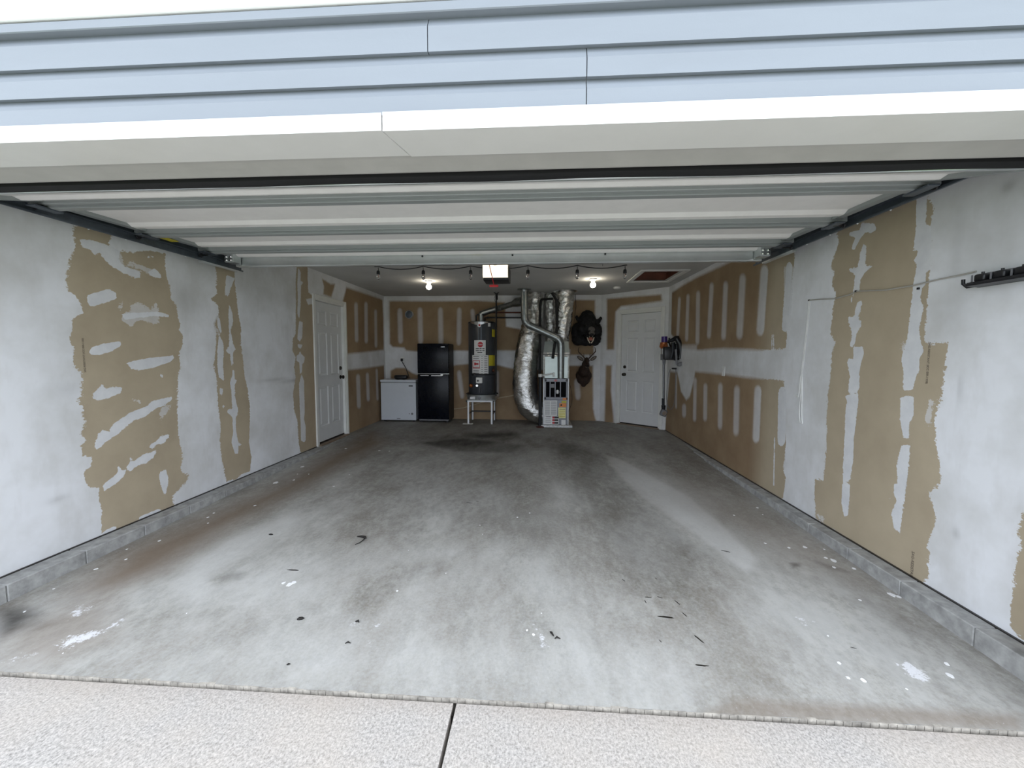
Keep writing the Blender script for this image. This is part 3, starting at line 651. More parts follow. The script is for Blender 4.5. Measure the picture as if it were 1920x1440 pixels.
# ------------------------------------------------------------------ open sectional garage door
gd = thing('garage_door', 'white sectional garage door rolled up overhead, seen from below', 'garage door', (-.5, 2.8, 2.2))
GX0, GX1 = -2.955, 1.985
off = Vector((-.5, 2.8, 2.2))
def gpart(b, name, mat, par=gd, **k):
    bmesh.ops.translate(b.bm, verts=b.bm.verts, vec=-off); return b.build(name, mat, par, **k)
JY = [2.285, 2.92, 3.49, 3.92]
ZS = lambda Y: 2.195+.028*(Y-2.29)
def section(Y0, Y1, tilt=None):
    b = MB(); L = Y1-Y0; zs = ZS(Y0)
    # profile along the depth: flat skin with two raised ribs
    pr = [(0, 0), (.07, 0), (.085, -.012), (.115, -.012), (.13, 0), (L-.15, 0), (L-.115, -.020), (L-.075, -.021), (L-.06, -.004), (L, -.004), (L, .045), (0, .045)]
    M4 = Matrix.Translation((0, Y0, zs)) @ Matrix.Rotation(.028, 4, 'X')
    if tilt: M4 = Matrix.Translation((0, tilt[0], tilt[1])) @ Matrix.Rotation(tilt[2], 4, 'X')
    b.prism(pr, GX0, GX1, lambda p, t: M4 @ Vector((t, p[0], p[1])))
    sec = gpart(b, 'section', SKIN)
    for (xa, xb) in ((GX0-.002, GX0+.05), (GX1-.05, GX1+.002)):
        e = MB().box(xa, xb, .004, L-.004, -.022, .05, .002, M4); gpart(e, 'end_stile', RAILM, sec)
    return sec, M4
tl = math.atan2(.147, 2.28-1.80)
S0, M0 = section(0, .50, (1.80, 2.050, tl)); secs = [S0]
for a, c in zip(JY, JY[1:]): secs.append(section(a+.002, c-.002)[0])
for j, Y in enumerate(JY[:3]):
    z = ZS(Y)
    b = MB(); b.prism([(Y-.004, z), (Y-.006, z-.030), (Y-.002, z-.034), (Y+.026, z-.034), (Y+.026, z)], GX0-.05, GX1+.05, lambda p, t: Vector((t, p[0], p[1])))
    gpart(b, 'rail', RAILM)
    b = MB().prism([(Y+.027, z), (Y+.027, z-.045), (Y+.030, z-.048), (Y+.074, z-.048), (Y+.078, z-.044), (Y+.078, z)], GX0+.02 if j else GX0, GX1-.02, lambda p, t: Vector((t, p[0], p[1])))
    gpart(b, 'rail', RAILM)
# top strut, a hat-shaped galvanised bar
Y = 3.86
b = MB().prism([(Y, 2.238), (Y-.003, 2.142), (Y+.004, 2.134), (Y+.05, 2.134), (Y+.055, 2.238)], GX0+.01, GX1-.0, lambda p, t: Vector((t, p[0], p[1])))
gpart(b, 'top_strut', GALV)
# bottom retainer and black seal at the raised lower edge
gpart(MB().box(GX0-.03, GX1+.03, -.004, .052, -.020, .006, .003, M0), 'bottom_retainer', GALV)
def sealp():
    b = MB(); n = 120; prv = None
    for i in range(n+1):
        x = GX0-.04+(GX1-GX0+.08)*i/n; w = .004*noise.noise(Vector((x*2.1, 0, 0)))+.002*math.sin(x*5)
        ring = [b.bm.verts.new((x, y+w, z+w)) for y, z in ((1.755, 2.078), (1.748, 2.058), (1.752, 2.038), (1.775, 2.027), (1.800, 2.032), (1.805, 2.055), (1.79, 2.075))]
        if prv:
            for k in range(7): b.bm.faces.new((prv[k], prv[(k+1) % 7], ring[(k+1) % 7], ring[k]))
        prv = ring
    return b
gpart(sealp(), 'bottom_seal', RUBBER, smooth=50)
# hinges with rollers at both ends of every joint
for Y in JY[:3]:
    for x, s in ((GX0+.02, -1), (GX1-.02, 1)):
        h = gpart(MB().box(x-.03, x+.03, Y-.05, Y+.10, ZS(Y)-.056, ZS(Y)-.046, .003), 'hinge', GALVD)
        gpart(MB().tube([(x, Y+.02, 2.160), (x+s*.075, Y+.02, 2.160)], .006, 8).lathe([(.004, 0), (.018, .002), (.020, .007), (.018, .012), (.004, .014)], (x+s*.062-.006, Y+.02, 2.160), 14, 'x'), 'roller', BLACKP, h)
for x, s in ((GX0+.03, -1), (GX1-.03, 1)):
    b = MB().box(x-.045, x+.045, 3.68, 3.87, 2.225, 2.235, .002).box(x-.045, x+.045, 3.74, 3.85, 2.15, 2.228, .006)
    h = gpart(b, 'top_bracket', GALV)
    b = MB()
    for dx in (-.022, .022):
        for dz in (2.170, 2.200): b.lathe([(.011, 0), (.011, .006), (.005, .010)], (x+dx, 3.739, dz), 8, '-y')
    gpart(b, 'bolt_heads', CHROME, h, kind='stuff')
for px, py, w in ((560,479,10),(893,478,22)):
    p = at(px, py, 3.85); gpart(MB().box(p.x-w*.0025, p.x+w*.0025, 3.848, 3.858, 2.222, 2.236), 'strut_sticker', YEL)
gpart(MB().box(GX0-.004, GX0+.055, 2.98, 3.18, 2.186, 2.190), 'warning_sticker', YEL)
for x in (-.25, -1.1, .6): gpart(MB().lathe([(.009, 0), (.009, .006), (.004, .008)], (x, 3.857, 2.21), 8, '-y'), 'screw_head', DARK)
# tracks
def track(X, side, z, yend, label):
    t = thing('door_track', label, 'track', (X, 3., z)); o = Vector((X, 3., z))
    s = -side   # opening of the channel faces the door
    R = .30; path = [Vector((X, yend, z)), Vector((X, 1.66+R, z))]
    for k in range(1, 9):
        a = PI/2*k/8; path.append(Vector((X, 1.66+R-R*math.sin(a), z-R+R*math.cos(a))))
    path.append(Vector((X, 1.66, fz(2)+.02)))
    prof = [(0, -.030), (0, .030), (s*.022, .030), (s*.022, .022), (s*.003, .022), (s*.003, -.022), (s*.022, -.022), (s*.022, -.034), (s*.014, -.034), (s*.014, -.030)]
    b = MB(); prv = None
    for i, p in enumerate(path):
        d = (path[min(i+1, len(path)-1)]-path[max(i-1, 0)]).normalized(); nrm = Vector((0, -d.z, d.y))*(-1)
        if i == 0: nrm = Vector((0, 0, 1))
        if nrm.z < 0 and i < 2: nrm = -nrm
        ring = [b.bm.verts.new(p-o+Vector((u, 0, 0))+nrm*v) for u, v in prof]
        if prv:
            for k in range(len(prof)): b.bm.faces.new((prv[k], prv[(k+1) % len(prof)], ring[(k+1) % len(prof)], ring[k]))
        else: b.bm.faces.new(ring)
        prv = ring
    b.bm.faces.new(prv[::-1]); b.build('channel', GALVD, t)
    xw = XL if side < 0 else XR
    e = MB().box(min(X, X+side*.035)-o.x, max(X, X+side*.035)-o.x, 2.0-o.y, yend-.02-o.y, .030, .034).box(-.002, .003, 2.0-o.y, yend-.02-o.y, .030, .085); e.build('angle_iron', GALVD, t)
    for Y in (2.35, 3.1, 3.75):
        MB().box(min(X, xw)-o.x, max(X, xw)-o.x, Y-o.y, Y+.04-o.y, .034, .040).build('wall_bracket', DARK, t)
    b = MB()
    for k in range(6): b.ball((s*.012, 2.6+.25*k-o.y, -.0345), .006, u=8, v=6)
    b.build('bolt_heads', GALV, t, kind='stuff')
    b = MB().box(-.004, .03*s if s > 0 else .004, 3.5-o.y, 3.95-o.y, -.05, -.036) if s > 0 else MB().box(.03*s, .004, 3.5-o.y, 3.95-o.y, -.05, -.036); b.build('splice_plate', GALV, t)
    return t
track(-3.015, -1, 2.150, 4.02, 'galvanised door track along the left wall')
track(2.065, 1, 2.178, 4.12, 'galvanised door track along the right wall')

# ------------------------------------------------------------------ outside ground
dv = thing('driveway', 'pale exposed-aggregate concrete driveway slabs', None, kind='structure')
jx = -.325
def slab(x0, x1, y0, y1):
    b = MB(); nx, ny = int((x1-x0)/.25), max(2, int((y1-y0)/.25))
    z = lambda y: fz(min(y, YF))
    b.bm.verts.ensure_lookup_table(); g = [[b.bm.verts.new((x0+(x1-x0)*i/nx, y0+(y1-y0)*j/ny, z(y0+(y1-y0)*j/ny)-.006)) for j in range(ny+1)] for i in range(nx+1)]
    for i in range(nx):
        for j in range(ny): b.bm.faces.new((g[i][j], g[i+1][j], g[i+1][j+1], g[i][j+1]))
    ed = [e for e in b.bm.edges if e.is_boundary]; r = bmesh.ops.extrude_edge_only(b.bm, edges=ed)
    for v in r['geom']:
        if isinstance(v, bmesh.types.BMVert): v.co.z -= .1
    return b.build('slab', DRIVE, dv)
for x0, x1 in ((-4., jx-.007), (jx+.007, 3.4)):
    for y0, y1 in ((-1.6, YF-.020), (-4.8, -1.615), (-8.0, -4.815)): slab(x0, x1, y0, y1)
MB().box(-4, 3.4, -8, YF+.01, -.4, -.245).box(-4, 3.4, YF-.06, YF, -.3, fz(YF)-.022).build('joint_bed', SOIL, dv)
b = MB()
for i in range(160):
    x = -3.05+5.2*i/160; w = .006+.010*abs(noise.noise(Vector((x*7, 3, 0)))); z = fz(YF)
    b.box(x, x+.034, YF-.004, YF+w*.75, z-.02, z-.001+.003*noise.noise(Vector((x*11, 0, 0))))
b.build('crumbling_edge', M('pale_crumbled_concrete', (.37, .34, .295), .9, var=.4, sc=30), fl, kind='stuff')
lawn = MB().box(-30, -4.0, -25, 1.4, -.4, -.14).box(3.4, 30, -25, 1.4, -.4, -.14).box(-30, 30, -60, -8.0, -.5, -.2).build('lawn', GRASS, None, kind='stuff', label='green lawn beside the driveway', category='grass')
MB().box(-4, 3.4, -30, -8, -.3, -.17).build('street', BLOCK, None, kind='structure', label='grey street beyond the driveway')

# ------------------------------------------------------------------ six-panel doors
def six_panel(n, w, h, mat4, label, knob_u, hinge_u, gap=.03):
    d = thing('door_%d' % n, label, None, kind='structure'); d.matrix_world = mat4
    # frame local: x along the width, y out of the wall into the room, z up
    st, y0 = .11, -.035
    rows = [(.25, .82), (.98, 1.60), (1.70, h-.12)]; cols = [(st, w/2-.05), (w/2+.05, w-st)]
    b = MB(); b.box(0, st, y0-.04, y0, gap, h).box(w-st, w, y0-.04, y0, gap, h).box(w/2-.05, w/2+.05, y0-.04, y0, gap, h)
    zs = [gap, rows[0][0], rows[0][1], rows[1][0], rows[1][1], rows[2][0], rows[2][1], h]
    for a, c in ((0, 1), (2, 3), (4, 5), (6, 7)):
        for u0, u1 in cols: b.box(u0, u1, y0-.04, y0, zs[a], zs[c])
    sl = b.build('slab', DOORW, d)
    for z0, z1 in rows:
        for u0, u1 in cols:
            b = MB(); m = .035
            V = lambda q: b.bm.verts.new(q)
            L = [[V((u0, y0, z0)), V((u1, y0, z0)), V((u1, y0, z1)), V((u0, y0, z1))],
                 [V((u0+.012, y0-.012, z0+.012)), V((u1-.012, y0-.012, z0+.012)), V((u1-.012, y0-.012, z1-.012)), V((u0+.012, y0-.012, z1-.012))],
                 [V((u0+.02, y0-.012, z0+.02)), V((u1-.02, y0-.012, z0+.02)), V((u1-.02, y0-.012, z1-.02)), V((u0+.02, y0-.012, z1-.02))],
                 [V((u0+m, y0-.001, z0+m)), V((u1-m, y0-.001, z0+m)), V((u1-m, y0-.001, z1-m)), V((u0+m, y0-.001, z1-m))]]
            for a, c in zip(L, L[1:]):
                for k in range(4): b.bm.faces.new((a[k], a[(k+1) % 4], c[(k+1) % 4], c[k]))
            b.bm.faces.new(L[-1]); b.build('panel', DOORW, sl)
    # jambs and stepped casing
    b = MB().box(-.035, -.002, -.10, .004, -.01, h+.03).box(w+.002, w+.035, -.10, .004, -.01, h+.03).box(-.035, w+.035, -.10, .004, h+.003, h+.035); b.build('jamb', CASEW, d)
    cw = .062
    for (u0, u1, z0, z1) in ((-.03-cw+.01, -.02, -.005, h+.03+cw-.01), (w+.02, w+.03+cw-.01, -.005, h+.03+cw-.01)):
        MB().box(u0, u1, 0, .012, z0, z1, .003).box(u0+(.0 if u0 < 0 else .018), u1-(.018 if u0 < 0 else 0), .010, .019, z0, z1, .004).build('casing', CASEW, d)
    MB().box(-.02, w+.02, 0, .012, h+.02, h+.02+cw, .003).box(-.02, w+.02, .010, .019, h+.038, h+.02+cw, .004).build('casing', CASEW, d)
    MB().box(-.0, w, -.12, -.03, -.01, gap-.002).build('threshold_gap', SOIL, d)
    MB().box(-.03, w+.03, -.02, .05, -.012, .012, .004).build('sill', SILL, d)
    for z, r, nm in ((.93, .029, 'knob'), (1.07, .026, 'deadbolt')):
        b = MB().lathe([(.032, 0), (.032, .006), (.012, .012), (.012, .03), (r, .038), (r, .052), (.012, .062)] if nm == 'knob' else [(.030, 0), (.030, .008), (.022, .020), (.010, .022)], (0, 0, 0), 18, '-y')
        bmesh.ops.rotate(b.bm, verts=b.bm.verts, cent=(0, 0, 0), matrix=Matrix.Rotation(PI, 3, 'Z'))
        bmesh.ops.translate(b.bm, verts=b.bm.verts, vec=(knob_u, y0, z)); b.build(nm, BRONZE if nm == 'knob' else BRONZE, d, 40)
    if hinge_u is not None:
        for z in (.22, 1.03, 1.80): MB().tube([(hinge_u, .002-.03, z-.045), (hinge_u, .002-.03, z+.045)], .007, 8).box(hinge_u, hinge_u+.022 if hinge_u < .1 else hinge_u+.001, y0, y0+.003, z-.045, z+.045).build('hinge', GALVD, d)
    return d
# door in the left wall: local x runs along +Y (away from the camera), y into the room is +X
mL = Matrix(((0, 1, 0, XL), (1, 0, 0, LD0), (0, 0, 1, 0), (0, 0, 0, 1)))
six_panel(1, LD1-LD0, LDT, mL, 'white six-panel side door with dark knob in the left wall', LD1-LD0-.07, .006)
p0 = Vector((XC, YB, 0))+DU*dd0
mD = Matrix(((DU.x, DN.x, 0, p0.x), (DU.y, DN.y, 0, p0.y), (0, 0, 1, .0), (0, 0, 0, 1)))
six_panel(2, dd1-dd0, ddt, mD, 'white six-panel entry door in the angled back corner', .07, None)
# inner backing of the door openings
MB().box(XL-.12, XL-.115, LD0-.1, LD1+.1, -.1, 2.1).build('opening_back', SOIL, wl)

# ------------------------------------------------------------------ freezer, fridge
def px_box(x0, x1, y0, y1, Y):          # two corners of a front face -> X0, X1, Z0, Z1
    a, c = at(x0, y0, Y), at(x1, y1, Y); return a.x, c.x, c.z, a.z
FY = 7.60; fx0, fx1, _, fzt = px_box(713, 779.5, 712, 760, FY); fx0 = max(fx0, -3.03)
fr = thing('chest_freezer', 'small white chest freezer in the back left corner', 'freezer', (fx0, FY, 0)); o = Vector((fx0, FY, 0)); w = fx1-fx0
MB().box(0, w, .012, .40, .03, fzt-.055, .006, seg=2).build('cabinet', FREEZ, fr)
MB().box(-.006, w+.006, .0, .41, fzt-.045, fzt, .010, seg=2).build('lid', FREEZ, fr)
MB().box(.01, w-.01, .02, .40, fzt-.056, fzt-.044).build('gasket', GREYP, fr)
for x in (.04, w-.07):
    for y in (.04, .34): MB().box(x, x+.04, y, y+.04, 0, .032, .004).build('foot', BLACKP, fr)
MB().box(w-.135, w-.055, .006, .014, fzt-.125, fzt-.105, .002).build('name_plate', BLACKP, fr)
MB().lathe([(.022, 0), (.020, .010), (.008, .012)], (w-.075, .012, .155), 18, '-y').build('thermostat_dial', GREYP, fr, 40)
MB().lathe([(.010, 0), (.009, .004)], (w-.13, .012, .155), 12, '-y').build('indicator_light', GREYP, fr)
MB().box(w*.45, w*.55, .008, .013, .055, .068, .002).build('drain_plug', GREYP, fr)
RY = 7.55; rx0, rx1, _, rzt = px_box(782, 842, 644, 760, RY); w = rx1-rx0
rf = thing('refrigerator', 'tall black top-freezer refrigerator between white freezer and water heater', 'refrigerator', (rx0, RY, 0))
MB().box(.003, w-.003, .06, .45, .03, rzt-.004, .008, seg=2).build('cabinet', FRSIDE, rf)
zsp = at(812, 701, RY).z
d1 = MB().box(0, w, 0, .052, zsp+.006, rzt, .014, seg=3).build('freezer_door', FRIDGE, rf, 30)
d2 = MB().box(0, w, 0, .052, .065, zsp-.006, .014, seg=3).build('fridge_door', FRIDGE, rf, 30)
MB().box(0, w, .008, .05, zsp-.005, zsp+.005).build('door_trim', CHROME, rf)
MB().box(.09*w, .37*w, -.016, -.006, zsp-.042, zsp-.022, .003).box(.44*w, .80*w, -.022, -.010, zsp-.044, zsp-.022, .004).box(.74*w, .83*w, -.024, -.002, zsp-.040, zsp-.004, .006).build('handle', CHROME, d2)
MB().box(.02, w-.02, .01, .05, .035, .060, .003).build('kick_plate', GREYP, rf)
for x in (.03, w-.07):
    for y in (.03, .38): MB().box(x, x+.04, y, y+.04, 0, .036, .003).build('foot', BLACKP, rf)
b = MB()
for k in range(6): b.box(w*.76+k*.012, w*.76+k*.012+.008, -.0015, .001, rzt-.072+(.004 if k % 2 else 0), rzt-.056)
b.build('badge', CHROME, d1)
# objects on the freezer: a black pouch, and the black cord plugged in above it
a, c = at(741, 701, 7.78), at(764, 710, 7.78); zt = fzt
bp = thing('portable_speaker', 'black oblong speaker lying on the white chest freezer', 'speaker', ((a.x+c.x)/2, 7.76, zt))
hw = (c.x-a.x)/2
MB().box(-hw, hw, -.045, .045, .004, .085, .028, seg=4).build('body', BLACKP, bp, 60)
for s in (-1, 1): MB().lathe([(.030, 0), (.034, .004), (.030, .010)], (s*hw-(.006 if s > 0 else .004), 0, .045), 14, 'x').build('end_cap', RUBBER, bp, 40)
for x in (-hw*.45, hw*.45): MB().box(x-.02, x+.02, -.03, .03, 0, .006, .001).build('foot', RUBBER, bp)
pa, pb = at(753.5, 675, YB-.03), at(767, 708, YB-.014)
cd = thing('power_cord', 'black power cord running from outlet down to the white freezer', 'cord', (pa.x, pa.y, pa.z))
pts = [Vector((0, 0, 0)), Vector((.01, -.02, -.03)), (pb-pa)*.5+Vector((.01, 0, .01)), pb-pa, pb-pa+Vector((.02, 0, -.10))]
MB().tube(pts, .007, 8).build('cable', BLACKP, cd, 60)
MB().box(-.022, .022, -.02, .012, -.028, .028, .006).build('plug', BLACKP, cd)
MB().box(-.036, .036, .015, .028, -.058, .058, .004).build('outlet_plate', PORC, None, label='white outlet plate behind the black cord plug', category='outlet').location = pa
# dryer style vent cover on the back wall
p = at(768, 590, YB)
vt = thing('wall_vent', 'round galvanised vent cap on the back wall above the freezer', 'vent', (p.x, YB, p.z))
MB().lathe([(.085, 0), (.085, .012), (.078, .05), (.074, .05), (.070, .015)], (0, 0, 0), 28, '-y').build('collar', GALV, vt, 40)
MB().lathe([(.072, .012), (.072, .018), (.05, .024)], (0, 0, 0), 28, '-y').build('flap', GALVD, vt, 40)

# ------------------------------------------------------------------ water heater, stand
WY = 7.76; WR = .258; wc = at(904, 740, WY); wz0 = at(904, 741, WY-WR).z; wz1 = at(904, 602, WY-WR).z
wh = thing('water_heater', 'tall charcoal water heater with white labels on a white stand', 'water heater', (wc.x, WY, 0))
MB().lathe([(WR*.97, wz0), (WR, wz0+.02), (WR, wz1-.015), (WR*.97, wz1), (.04, wz1+.02)], (0, 0, 0), 56).build('tank', TANK, wh, 30)
MB().lathe([(WR+.004, 0), (WR+.004, .02)], (0, 0, wz1-.03), 56).build('top_band', DARK, wh, 30)
def curved(name, mat, px0, px1, py0, py1, off=.002, th=.002, par=wh, fn=None):
    """a sheet that follows the tank's front, spanned by photo columns and rows"""
    b = MB(); r = WR+off; n = 10
    def ang(px):
        x = at(px, 700, WY-WR*.8).x-wc.x; return math.asin(max(-.99, min(.99, x/WR)))
    a0, a1 = ang(px0), ang(px1); z1, z0 = at(904, py0, WY-WR).z, at(904, py1, WY-WR).z
    g = []
    for i in range(n+1):
        a = a0+(a1-a0)*i/n; s, c = math.sin(a), -math.cos(a)
        zt, zb = (fn(i/n, z0, z1) if fn else (z1, z0))
        g.append([b.bm.verts.new((s*r, c*r, zb)), b.bm.verts.new((s*(r+th), c*(r+th), zb)), b.bm.verts.new((s*(r+th), c*(r+th), zt)), b.bm.verts.new((s*r, c*r, zt))])
    for p, q in zip(g, g[1:]):
        for k in range(4): b.bm.faces.new((p[k], p[(k+1) % 4], q[(k+1) % 4], q[k]))
    b.bm.faces.new(g[0]); b.bm.faces.new(g[-1][::-1]); return b.build(name, mat, par)
l1 = curved('upper_label', PAPERW, 890, 911, 638, 665.5); l2 = curved('instruction_label', PAPERW, 886, 915.7, 666, 703)
curved('yellow_label', YEL, 916.5, 926, 666, 686)
curved('yellow_tag', YEL, 921.5, 926, 617, 631, .004)
curved('badge', CHROME, 882, 915, 603, 610, .003, .004, fn=lambda t, z0, z1: (z1-.004*(abs(t-.5)*2)**2, z0+(z1-z0)*.75*(abs(t-.5)*2)))
curved('rating_label', PAPERW, 915, 919, 605, 612, .004)
for x in (898, 903): curved('pin_stripe', GALVD, x-.6, x+.6, 611, 638, .001)
e = at(900.6, 646, WY-WR-.004)
d = MB().lathe([(.050, 0), (.050, .003)], (e.x-wc.x, -(WR+.001), e.z), 26, '-y').build('logo_disc', REDI, l1)
text('Rheem', 'logo_text', .034, PAPERW, l1, (e.x-wc.x, -(WR+.006), e.z), (PI/2, 0, 0))
e2 = at(898.5, 610, WY-WR-.004)
MB().lathe([(.034, 0), (.034, .004)], (e2.x-wc.x, -(WR+.004), e2.z), 20, '-y').build('round_emblem', PAPERW, wh)
MB().lathe([(.018, 0), (.018, .006)], (e2.x-wc.x+.006, -(WR+.004), e2.z+.004), 14, '-y').build('emblem_centre', REDI, wh)
for y in (653, 656.5, 660): 
    for k, (xa, xb) in enumerate(((893, 899), (900, 904), (905, 909)) if y < 658 else ((896, 905),)): curved('print_line', INK, xa, xb, y, y+1.4, .0045, .0005, l1)
for y0 in (668, 672, 695, 699): curved('print_line', INK, 888, 899, y0, y0+1, .0045, .0005, l2)
for y0 in range(668, 702, 4):
    curved('print_line', GREYP, 903, 906, y0, y0+1, .0045, .0005, l2); curved('print_line', GREYP, 908.5, 914, y0, y0+1.2, .0045, .0005, l2)
fr_ = [(887, 900.5, 676, 677), (887, 900.5, 688.5, 689.5), (887, 887.8, 676, 689), (900, 900.8, 676, 689), (890, 893, 680, 685), (893, 898, 681, 684), (887, 901, 690, 691)]
for f in fr_: curved('warning_box', REDI, *f, .0045, .0008, l2)
cz = at(898.5, 713, WY-WR).z; cx = at(898.5, 713, WY-WR-.03).x-wc.x
MB().box(cx-.058, cx+.058, -WR-.055, -WR+.02, cz-.055, cz+.055, .008).build('gas_valve', PORC, wh)
MB().lathe([(.02, 0), (.018, .018), (.006, .02)], (cx-.02, -WR-.054, cz-.005), 16, '-y').build('valve_knob', BLACKP, wh, 40)
MB().tube([(cx+.0, -WR-.03, cz-.05), (cx+.002, -WR-.03, cz-.16), (cx, -WR-.01, wz0+.05)], .008, 8).tube([(cx+.03, -WR-.03, cz-.05), (cx+.032, -WR-.03, cz-.2), (cx+.03, -WR+.0, wz0+.05)], .006, 8).build('burner_tube', GREYP, wh, 50)
MB().lathe([(.022, 0), (.022, .006)], (cx-.045, -WR-.01, cz-.10), 16, '-y').build('sight_glass', CHROME, wh)
q = at(883.5, 723, WY-WR*.8)
MB().ball((q.x-wc.x, -WR*.86, q.z), (.035, .03, .035)).build('drain_valve_cap', COPPER, wh, 60)
q = at(927.5, 694, WY); MB().ball((q.x-wc.x-.01, -WR*.55, q.z), (.025, .04, .03)).build('pipe_union', COPPERP, wh, 60)
# pan and stand
pn = thing('drip_pan', 'shallow galvanised pan under the charcoal water heater', 'pan', (wc.x, WY, 0))
z0 = at(904, 751, WY-WR-.05).z; z1 = at(904, 740.5, WY-WR-.05).z
MB().lathe([(.02, z0), (WR+.025, z0), (WR+.045, z1), (WR+.052, z1+.002), (WR+.040, z1), (WR+.02, z0+.008), (.02, z0+.008)], (0, 0, 0), 48).build('pan_body', GALV, pn, 35)
MB().lathe([(WR+.046, z1-.006), (WR+.056, z1), (WR+.046, z1+.006), (WR+.036, z1)], (0, 0, 0), 48).build('rolled_rim', DARK, pn, 60)
q = at(899, 746.5, WY-WR-.05); MB().lathe([(.026, 0), (.026, .012), (.014, .014)], (q.x-wc.x, -WR-.038, q.z), 16, '-y').build('drain_plug', GREYP, pn, 40)
q = at(884, 746.5, WY-WR-.05); MB().box(q.x-wc.x-.03, q.x-wc.x+.06, -WR-.032, -WR-.02, q.z-.022, q.z+.022).build('pan_label', PAPERW, pn)
sx0, sx1 = at(873.5, 752, 7.47).x, at(926.5, 752, 7.47).x; sy0, sy1 = 7.465, 7.98; sz = z0-.003
st = thing('water_heater_stand', 'white angle-iron stand with four legs under water heater', 'stand', (sx0, sy0, 0)); w, dp = sx1-sx0, sy1-sy0
MB().box(0, w, 0, .03, sz-.03, sz, .002).box(0, w, dp-.03, dp, sz-.03, sz, .002).box(0, .03, 0, dp, sz-.03, sz, .002).box(w-.03, w, 0, dp, sz-.03, sz, .002).box(.02, w-.02, .02, dp-.02, sz-.008, sz-.002).build('top_frame', STANDW, st)
def angle_leg(x, y, sx_, sy_):
    a = .030; t = .004
    b = MB().box(min(x, x+sx_*a), max(x, x+sx_*a), min(y, y+sy_*t), max(y, y+sy_*t), 0, sz-.028)
    MB().box(min(x, x-sx_*t), max(x, x-sx_*t), min(y, y+sy_*.06), max(y, y+sy_*.06), 0, sz-.028).build('shaded_flange', TANK, st)  # charcoal colour paints shade onto this side of the white angle iron
    return b.build('leg', STANDW, st)
SHADEP = M('shaded_stand_side', (.05, .07, .09), .5)
for x, s1 in ((.03, 1), (w-.03, -1)):
    for y, s2 in ((.002, 1), (dp-.002, -1)): angle_leg(x, y, s1, s2)
MB().box(.03, w-.03, dp-.02, dp-.012, .16, .185).box(.034, .040, .01, dp-.01, .16, .185).box(w-.040, w-.034, .01, dp-.01, .16, .185).build('cross_brace', DARK, st)
MB().box(-.055, .13, -.04, .06, 0, .008, .002).build('shim', WOOD if False else CASEW, st, label='pale shim under the front left leg')
# vent pipe from the heater
PY = 7.25                                         # plane of the exhaust flue
def P3(l): return [at(x, y, Y) for x, y, Y in l]
def bend(pts, n=6, r=.35):
    """round the corners of a polyline"""
    out = [pts[0]]
    for a, b_, c in zip(pts, pts[1:], pts[2:]):
        p, q = b_+(a-b_)*r, b_+(c-b_)*r
        for k in range(n+1):
            t = k/n; out.append((p*(1-t)+b_*t)*(1-t)+(b_*t*0+(b_*(1-t)+q*t))*t)
    out.append(pts[-1]); return out
def rings(b, pts, r, every, w=.006):
    for i in range(1, len(pts)-1, every): 
        d = (pts[i+1]-pts[i-1]).normalized()*w; b.tube([pts[i]-d, pts[i], pts[i]+d], [r, r+.005, r], 18)
def flue(name, label, pl, r, seams, rad=None, mat=FLUE):
    t = thing(name, label, 'duct', pl[-1]); o = pl[-1]
    pts = bend([p-o for p in pl], 6, .17); MB().tube(pts, rad or r, 22).build('pipe', mat, t, 50)
    for s in seams:
        k = s*(len(pts)-1); i = min(int(k), len(pts)-2); p = pts[i].lerp(pts[i+1], k-i); d = (pts[i+1]-pts[i]).normalized()
        MB().tube([p-d*.012, p-d*.008, p+d*.008, p+d*.012], [r, r+.006, r+.006, r], 22).build('joint_band', mat, t, 40)
    return t
def top_z(x, y, Y): return at(x, y, Y)
hv = [at(902, 604, WY), at(902, 588, WY), at(935, 578, 7.70), at(968, 568, 7.45)]
flue('heater_vent_pipe', 'galvanised vent pipe sloping from water heater to the flue', hv, .052, (.15, .30, .55, .8, .9))
q = [at(962, 570, 7.50), at(970, 567, 7.43), at(981, 565, 7.30)]
t = thing('vent_reducer', 'flared galvanised reducer where heater vent meets flue', 'duct', q[0])
MB().tube([p-q[0] for p in q], [.055, .085, .080], 20).build('cone', FLUE, t, 50)
ez = H
fl_pts = [Vector((at(983, 545, PY).x, PY, H-.002)), at(983.5, 606, PY), at(1052, 637, PY+.02), at(1051.5, 709, PY+.05)]
fb = flue('exhaust_flue', 'galvanised exhaust flue from furnace zigzagging up to the ceiling', fl_pts, .062, (.06, .22, .3, .42, .52, .62, .72, .85), None)
a = fl_pts[0]-fl_pts[-1]
MB().lathe([(.12, -.004), (.12, -.014), (.075, -.02), (.066, -.05)], a, 28).build('ceiling_collar', FLUE, fb, 40)
# pipes behind: gas and water lines
gp = thing('gas_pipe', 'thin black gas pipe rising beside the water heater', 'pipe', at(930, 742, 7.62))
o = at(930, 742, 7.62); MB().tube([Vector((0, 0, 0)), at(930.5, 562, 7.62)-o, Vector((at(930.5, 562, 7.62)-o).to_tuple())+Vector((0, 0, .03))], .014, 10).build('riser', DARK, gp, 50)
MB().tube([at(928, 702, 7.58)-o, at(905, 702.5, 7.45)-o, at(884, 701, 7.45)-o], .012, 8).ball(at(886, 702, 7.45)-o, .024, u=10, v=8).build('branch', DARK, gp, 50)
MB().tube([at(931, 562, 7.62)-o, at(931, 551, 7.62)-o], .022, 8).tube([at(926, 548, 7.62)-o, at(931, 551, 7.62)-o, at(936, 547, 7.62)-o], .010, 8).build('shutoff_valve', DARK, gp, 50)
MB().tube([at(928, 555, 7.62)-o, at(926.5, 560, 7.60)-o, at(928.5, 566, 7.62)-o], .004, 6).build('wire_loop', DARK, gp)
